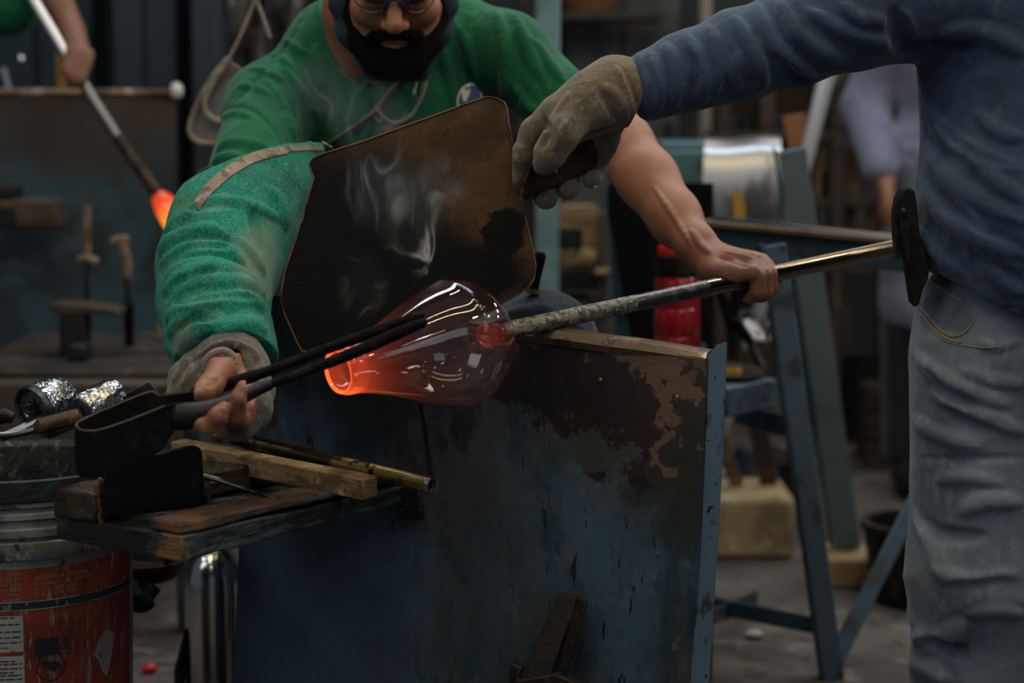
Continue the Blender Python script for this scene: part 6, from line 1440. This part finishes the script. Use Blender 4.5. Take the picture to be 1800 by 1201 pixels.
# ---- lavender clad person at the back
pw = thing('person', P(1640, 700, 5.5) * (1, 1, 0), 'blurred person in pale lavender overall behind the navy shirt', 'person')
bx = P(1668, 300, 5.5)[0]
def standing(root, x, y, h, mt_top, seed):
    k = h / 1.7
    B = Field((x - .42, y - .3, .02), (x + .42, y + .3, h + .06), .014)
    B.ell((x, y, 1.18 * k), (.14, .10, .23), .05).ell((x, y, .92 * k), (.14, .10, .10), .05).cap((x, y, 1.38 * k), (x, y - .01, 1.53 * k), .05, .05, .03); add_head(B, (x, y - .02, 1.60 * k)); add_hair((x, y - .02, 1.60 * k + .005), root, (.02, .015, .012))
    for s_ in (-1, 1):
        B.cap((x + s_ * .15, y, 1.34 * k), (x + s_ * .23, y, 1.06 * k), .05, .042, .03).cap((x + s_ * .23, y, 1.06 * k), (x + s_ * .20, y - .14, .86 * k), .042, .03, .03).ell((x + s_ * .20, y - .17, .80 * k), (.022, .035, .06), .02)
        B.cap((x + s_ * .09, y, .9 * k), (x + s_ * .10, y, .48 * k), .08, .055, .04).cap((x + s_ * .10, y, .48 * k), (x + s_ * .10, y, .07), .055, .04, .03).cap((x + s_ * .10, y, .06), (x + s_ * .10, y - .14, .05), .04, .035, .02)
    mk('body', B.mesh(), skin_mat, root)
    T = Field((x - .46, y - .32, .42), (x + .46, y + .3, h), .012)
    T.ell((x, y, 1.18 * k), (.17, .13, .26), .05).ell((x, y, .92 * k), (.18, .14, .14), .05).cap((x, y, .90 * k), (x, y, .55), .17, .185, .05, flat=((0, 1, 0), .75))
    for s_ in (-1, 1): T.cap((x + s_ * .15, y, 1.35 * k), (x + s_ * .235, y, 1.06 * k), .07, .06, .03).cap((x + s_ * .235, y, 1.06 * k), (x + s_ * .21, y - .12, .90 * k), .06, .05, .03)
    T.clip((x, y, .47), (0, 0, -1)); T.wrinkle(lambda p: -.008 * creases(p, 14, seed), .03)
    mk('overall', T.mesh(), mt_top, root)
    T = Field((x - .3, y - .3, .06), (x + .3, y + .3, .7), .012)
    for s_ in (-1, 1): T.cap((x + s_ * .095, y, .62), (x + s_ * .10, y, .12), .085, .065, .02)
    mk('trousers', T.mesh(), cloth('black_trousers', (.012, .013, .018), (.008, .008, .010)), root)
    for s_ in (-1, 1): mk('shoe', ball((x + s_ * .10, y - .08, .05), (.05, .13, .05)), m_dark, root)
standing(pw, bx, 5.5, 1.72, cloth('lavender_cloth', (.20, .21, .29), (.12, .125, .18), (.27, .28, .36)), 77)

# ---- clutter on the floor at the back
mk('wood_block', abox(tuple(G(1250, 985) + (0, 0, .001)), (P(1398, 930, 4.65)[0], G(1250, 985)[1] + .26, P(1398, 884, 4.6)[2])), mat('cream_block', (.34, .25, .13), .8, 0, [dict(col=(.20, .15, .09), scale=9, lo=.48, hi=.66), dict(col=(.45, .36, .22), scale=14, lo=.58, hi=.72)], bump=[(30, .5)]), label='big cream wooden block on the floor behind the flange', cat='wood block', bevel=.015, seg=3)
q = P(1490, 968, 4.45)
mk('wood_block', prism([np.array((q[0] - .062, q[1] - .07, .001)), np.array((q[0] + .055, q[1] - .09, .001)), np.array((q[0] + .075, q[1] + .07, .001)), np.array((q[0] - .05, q[1] + .09, .001))], (0, 0, q[2] - .001)), mat('pale_block', (.36, .25, .12), .8, 0, [dict(col=(.22, .15, .08), scale=9, lo=.45, hi=.66)], bump=[(30, .5)]), label='tan wooden block under the foot of the long trestle leg', cat='wood block', bevel=.010, seg=3)
bk = thing('rubber_bucket', (*(G(1600, 1090)[:2] + np.array((.05, .16))), 0), 'black rubber bucket with rusty rim beside the jeans', 'bucket')
bo = (*(G(1600, 1090)[:2] + np.array((.05, .16))), 0)
mk('body', lathe([(.0, .0), (.10, .0), (.125, .17), (.115, .17), (.09, .02), (.0, .02)], bo, (0, 0, 1), 36), m_black, bk); mk('rim', lathe([(.113, .165), (.130, .165), (.130, .180), (.113, .180)], bo, (0, 0, 1), 36, True), m_rusty, bk)
for i, (x, y, w, h, D, mm_, nm, lb, ct) in enumerate(((1330, 840, .16, .07, 5.35, m_brown, 'brown_plank', 'brown plank on blocks behind the cream wooden block', 'plank'), (1330, 790, .12, .16, 5.3, m_slate, 'grey_can', 'grey steel can standing behind the trestle', 'can'), (1505, 760, .20, .30, 6.3, m_dark, 'dark_crate', 'dark crate at the back behind the long trestle leg', 'crate'), (1570, 778, .16, .26, 5.85, m_brown, 'brown_crate', 'brown crate beside the faded jeans at the back', 'crate'), (1450, 700, .18, .40, 6.7, m_brown, 'tree_stump', 'tall brown wooden stump against the back', 'stump'), (1540, 690, .14, .24, 6.6, m_slate, 'grey_drum', 'grey drum below the lavender overall', 'drum'))):
    c = P(x, y, D); 
    if nm in ('grey_can', 'tree_stump', 'grey_drum'):
        mk(nm, lathe([(.0, .0), (w / 2 * .96, .0), (w / 2, .01), (w / 2, h * .32), (w / 2 * 1.03, h * .34), (w / 2, h * .36), (w / 2, h - .01), (w / 2 * .95, h), (w / 2 * .85, h - .015), (.0, h - .015)], (c[0], c[1], .001), (0, 0, 1), 28), mm_, label=lb, cat=ct)
    else:
        t_ = thing(nm, (c[0], c[1], 0.0), lb, ct)
        if ct == 'plank':
            mk('board', abox((c[0] - .22, c[1], .10), (c[0] + .16, c[1] + .16, .15)), mm_, t_, bevel=.005)
            for dx in (-.16, .10): mk('block', abox((c[0] + dx - .04, c[1] + .02, .001), (c[0] + dx + .04, c[1] + .14, .10)), m_dark, t_, bevel=.005)
        else:
            for k in range(3): mk('slat', abox((c[0] - w / 2, c[1], .001 + h * k / 3), (c[0] + w / 2, c[1] + .016, h * (k + .86) / 3)), mm_, t_, bevel=.003)
            mk('box', abox((c[0] - w / 2 + .004, c[1] + .017, .001), (c[0] + w / 2 - .004, c[1] + .22, h - .02)), mm_, t_, bevel=.003)
# small sticks lit at their edges behind the tray
ls = thing('wood_trestle', P(1330, 660, 4.5) * (1, 1, 0), 'pair of crossed pale wooden slats leaning behind the small blue tray', 'trestle')
mk('slat', box(P(1306, 612, 4.70), P(1352, 853, 4.82), .045, .014, (0, -1, 0)), m_brown, ls, bevel=.003); mk('slat', box(P(1250, 730, 4.70), P(1296, 853, 4.80), .035, .014, (0, -1, 0)), m_tool, ls, bevel=.003)
# grey lumpy stones / scraps of glass on the floor
for i, (x, y, s_) in enumerate(((1325, 1123, .020), (1262, 840, .03), (1420, 822, .035), (1470, 815, .03), (1270, 1090, .012))):
    mk('glass_scrap', ball(G(x, y) + (0, 0, s_ * .45), (s_, s_ * .7, s_ * .5), 9, 6), mat('pale_scrap', (.34, .31, .29), .5), label=('pale scrap of glass on the floor, %s' % ('right of the lower blue stretcher', 'beside the flange behind the bench', 'left of the long trestle leg', 'right of the long trestle leg', 'smallest, near the lower blue stretcher')[i]), cat='scrap', group='glass scraps on the floor')
g_ = G(262, 1184); mk('red_chip', ball(g_ + (0, 0, .010), (.017, .012, .010), 10, 6), mat('red_glass', (.45, .02, .03), .2), label='small red chip on the floor beside the chrome cylinder', cat='chip')

# ---- chrome cylinder behind the panel's left edge, and the pan hanging under the shelf
cc = G(372, 1390); cc = np.array((P(376, 1100, 3.25)[0], 3.25, 0.0)); cr_ = pr(52, 3.25); ch = P(376, 960, 3.25)[2]
cy = thing('chrome_cylinder', cc, 'shiny chrome gas cylinder with domed shoulder left of the blue panel', 'gas cylinder')
mk('tank', lathe([(.0, .0), (cr_ * .94, .0), (cr_, .012), (cr_, ch - .075), (cr_ * .97, ch - .055), (cr_ * .86, ch - .03), (cr_ * .62, ch - .008), (cr_ * .35, ch), (.0, ch + .001)], cc, (0, 0, 1), 48), mat('chrome', (.62, .60, .58), .17, 1.0, [dict(col=(.30, .28, .26), scale=5, lo=.48, hi=.66, rough=.26)]), cy)
mk('valve', lathe([(.0, ch + .05), (.014, ch + .05), (.014, ch + .01), (.020, ch + .008), (.020, ch - .004), (.0, ch - .004)], cc, (0, 0, 1), 20), m_steel, cy)
mk('black_strap', prism([P(x, y, 3.22) for x, y in ((305, 1180), (318, 1130), (326, 1105), (322, 1201), (318, 1240), (306, 1240))][::-1], (0, .03, 0)), m_black, cy, bevel=.004)
pn = thing('hanging_pan', P(262, 1050, 3.0), 'dark yellowish pan with black handle hanging under the shelf', 'pan')
mk('pan', lathe([(.0, .0), (.060, .0), (.070, .010), (.076, .030), (.070, .030), (.062, .008), (.0, .006)], P(240, 1012, 3.05), (0.05, 0.0, 1), 36), mat('dark_brass_pan', (.075, .055, .018), .4, .5, [dict(col=(.02, .016, .01), scale=16, lo=.45, hi=.6)]), pn)
mk('handle', tube(smooth_path([P(230, 1030, 2.98), P(240, 1052, 2.97), P(252, 1054, 2.97), P(272, 1030, 2.98)], 5), [.020] * 12 + [.012] * 4, 12), m_black, pn)
mk('hook', tube(smooth_path([P(290, 1000, 3.05), P(296, 980, 3.02), P(304, 955, 2.94), P(318, 935, 2.82)], 4), .004, 8), m_dark, pn)
# tool handle rising from the man's lap next to the paddle
th = thing('hand_tool', P(948, 500, 2.90), 'dark rounded tool handle standing between the paddle and the teal column', 'tool')
mk('handle', tube(smooth_path([P(938, 512, 2.90), P(942, 480, 2.90), P(948, 455, 2.90), P(952, 446, 2.90), P(953, 442, 2.90)], 4), list(np.interp(np.linspace(0, 4, 17), [0, 1, 2, 3, 4], [.007, .009, .0095, .0075, .002])), 14), m_jack, th)
mk('collar', tube([P(937, 516, 2.90), P(938, 508, 2.90)], .0105, 12), m_tool, th)

SMOKE = 8.0
# ------------------------------------------------------------------ smoke rising from the scorched paddle
def smoke_mat(name, org, blobs, K, seed):
    """thin warped sheets of smoke that fade out around the places where it rises"""
    m = bpy.data.materials.new(name); m.use_nodes = True; nt = m.node_tree; L = nt.links; nt.nodes.clear()
    out_ = _node(nt, 'ShaderNodeOutputMaterial'); v = _node(nt, 'ShaderNodeVolumeScatter'); v.inputs['Color'].default_value = (.90, .94, 1, 1); v.inputs['Anisotropy'].default_value = .1
    tc = _node(nt, 'ShaderNodeTexCoord')
    def mth(op, a, b=0.0, c=None):
        q = _node(nt, 'ShaderNodeMath', operation=op)
        for i, x in enumerate((a, b) if c is None else (a, b, c)):
            if isinstance(x, (int, float)): q.inputs[i].default_value = x
            else: L.new(x, q.inputs[i])
        return q.outputs[0]
    def noise(scale, stretch, detail, dist, off):
        mp = _node(nt, 'ShaderNodeMapping'); mp.inputs['Scale'].default_value = stretch; mp.inputs['Location'].default_value = (off, off * .7, off * 1.3); L.new(tc.outputs['Object'], mp.inputs['Vector'])
        n = _node(nt, 'ShaderNodeTexNoise'); n.inputs['Scale'].default_value = scale; n.inputs['Detail'].default_value = detail; n.inputs['Distortion'].default_value = dist; n.inputs['Roughness'].default_value = .45; L.new(mp.outputs[0], n.inputs['Vector']); return n.outputs['Fac']
    def ridge(n, p): return mth('POWER', mth('MAXIMUM', mth('SUBTRACT', 1.0, mth('MULTIPLY', mth('ABSOLUTE', mth('SUBTRACT', n, .5)), 4.0)), 0.0), p)
    fil = mth('MULTIPLY', ridge(noise(17, (1, .35, .55), 2.0, 1.3, seed), 12.0), ridge(noise(9, (1, .5, .7), 1.0, .8, seed + 7), 1.5))
    haze = mth('POWER', noise(11, (1, .5, .7), 4.0, .9, seed + 3), 3.0)
    tot = None
    for c, r, kf, kh in blobs:
        v1 = _node(nt, 'ShaderNodeVectorMath', operation='SUBTRACT'); v1.inputs[1].default_value = tuple(np.array(c) - org); L.new(tc.outputs['Object'], v1.inputs[0])
        v2 = _node(nt, 'ShaderNodeVectorMath', operation='DIVIDE'); v2.inputs[1].default_value = r; L.new(v1.outputs[0], v2.inputs[0])
        v3 = _node(nt, 'ShaderNodeVectorMath', operation='LENGTH'); L.new(v2.outputs[0], v3.inputs[0])
        f = _node(nt, 'ShaderNodeMapRange'); f.interpolation_type = 'SMOOTHSTEP'; f.inputs['From Min'].default_value = 1.0; f.inputs['From Max'].default_value = 0.15; L.new(v3.outputs['Value'], f.inputs['Value'])
        x = mth('MULTIPLY', f.outputs[0], mth('ADD', mth('MULTIPLY', fil, kf), mth('MULTIPLY', haze, kh)))
        tot = x if tot is None else mth('ADD', tot, x)
    L.new(mth('MULTIPLY', tot, K), v.inputs['Density']); L.new(v.outputs[0], out_.inputs['Volume']); return m
def slab(pix, D0, D1):
    """air between two depths above the bubble"""
    n = len(pix); V = [P(x, y, D0) for x, y in pix] + [P(x, y, D1) for x, y in pix]
    return V, [tuple(range(n)), tuple(range(2 * n - 1, n - 1, -1))] + [((i + 1) % n, i, i + n, (i + 1) % n + n) for i in range(n)]
mk('smoke', slab([(560, 250), (640, 215), (760, 190), (850, 230), (860, 440), (800, 478), (745, 484), (690, 520), (640, 575), (600, 590), (545, 560), (530, 440)], 2.655, 2.708),
   lambda org: smoke_mat('smoke_air', org, [(P(745, 445, 2.69), (.022, .10, .050), 7.0, .10), (P(725, 380, 2.69), (.055, .10, .075), 2.6, .4), (P(680, 320, 2.69), (.075, .10, .085), 1.1, .5), (P(640, 500, 2.69), (.040, .10, .055), 1.8, .25), (P(775, 330, 2.69), (.05, .10, .06), .7, .25)], SMOKE, 1.7), kind='stuff', label='thin wisps of smoke curling up in front of the scorched paddle')
mk('smoke', slab([(478, 60), (660, 60), (772, 110), (762, 212), (640, 250), (560, 275), (478, 245)], 2.80, 2.88),
   lambda org: smoke_mat('smoke_air_upper', org, [(P(650, 200, 2.84), (.085, .12, .060), 1.2, .9), (P(570, 150, 2.84), (.06, .12, .06), .6, .7)], SMOKE * .55, 4.2), kind='stuff', label='faint smoke drifting over the green shirt above the paddle')
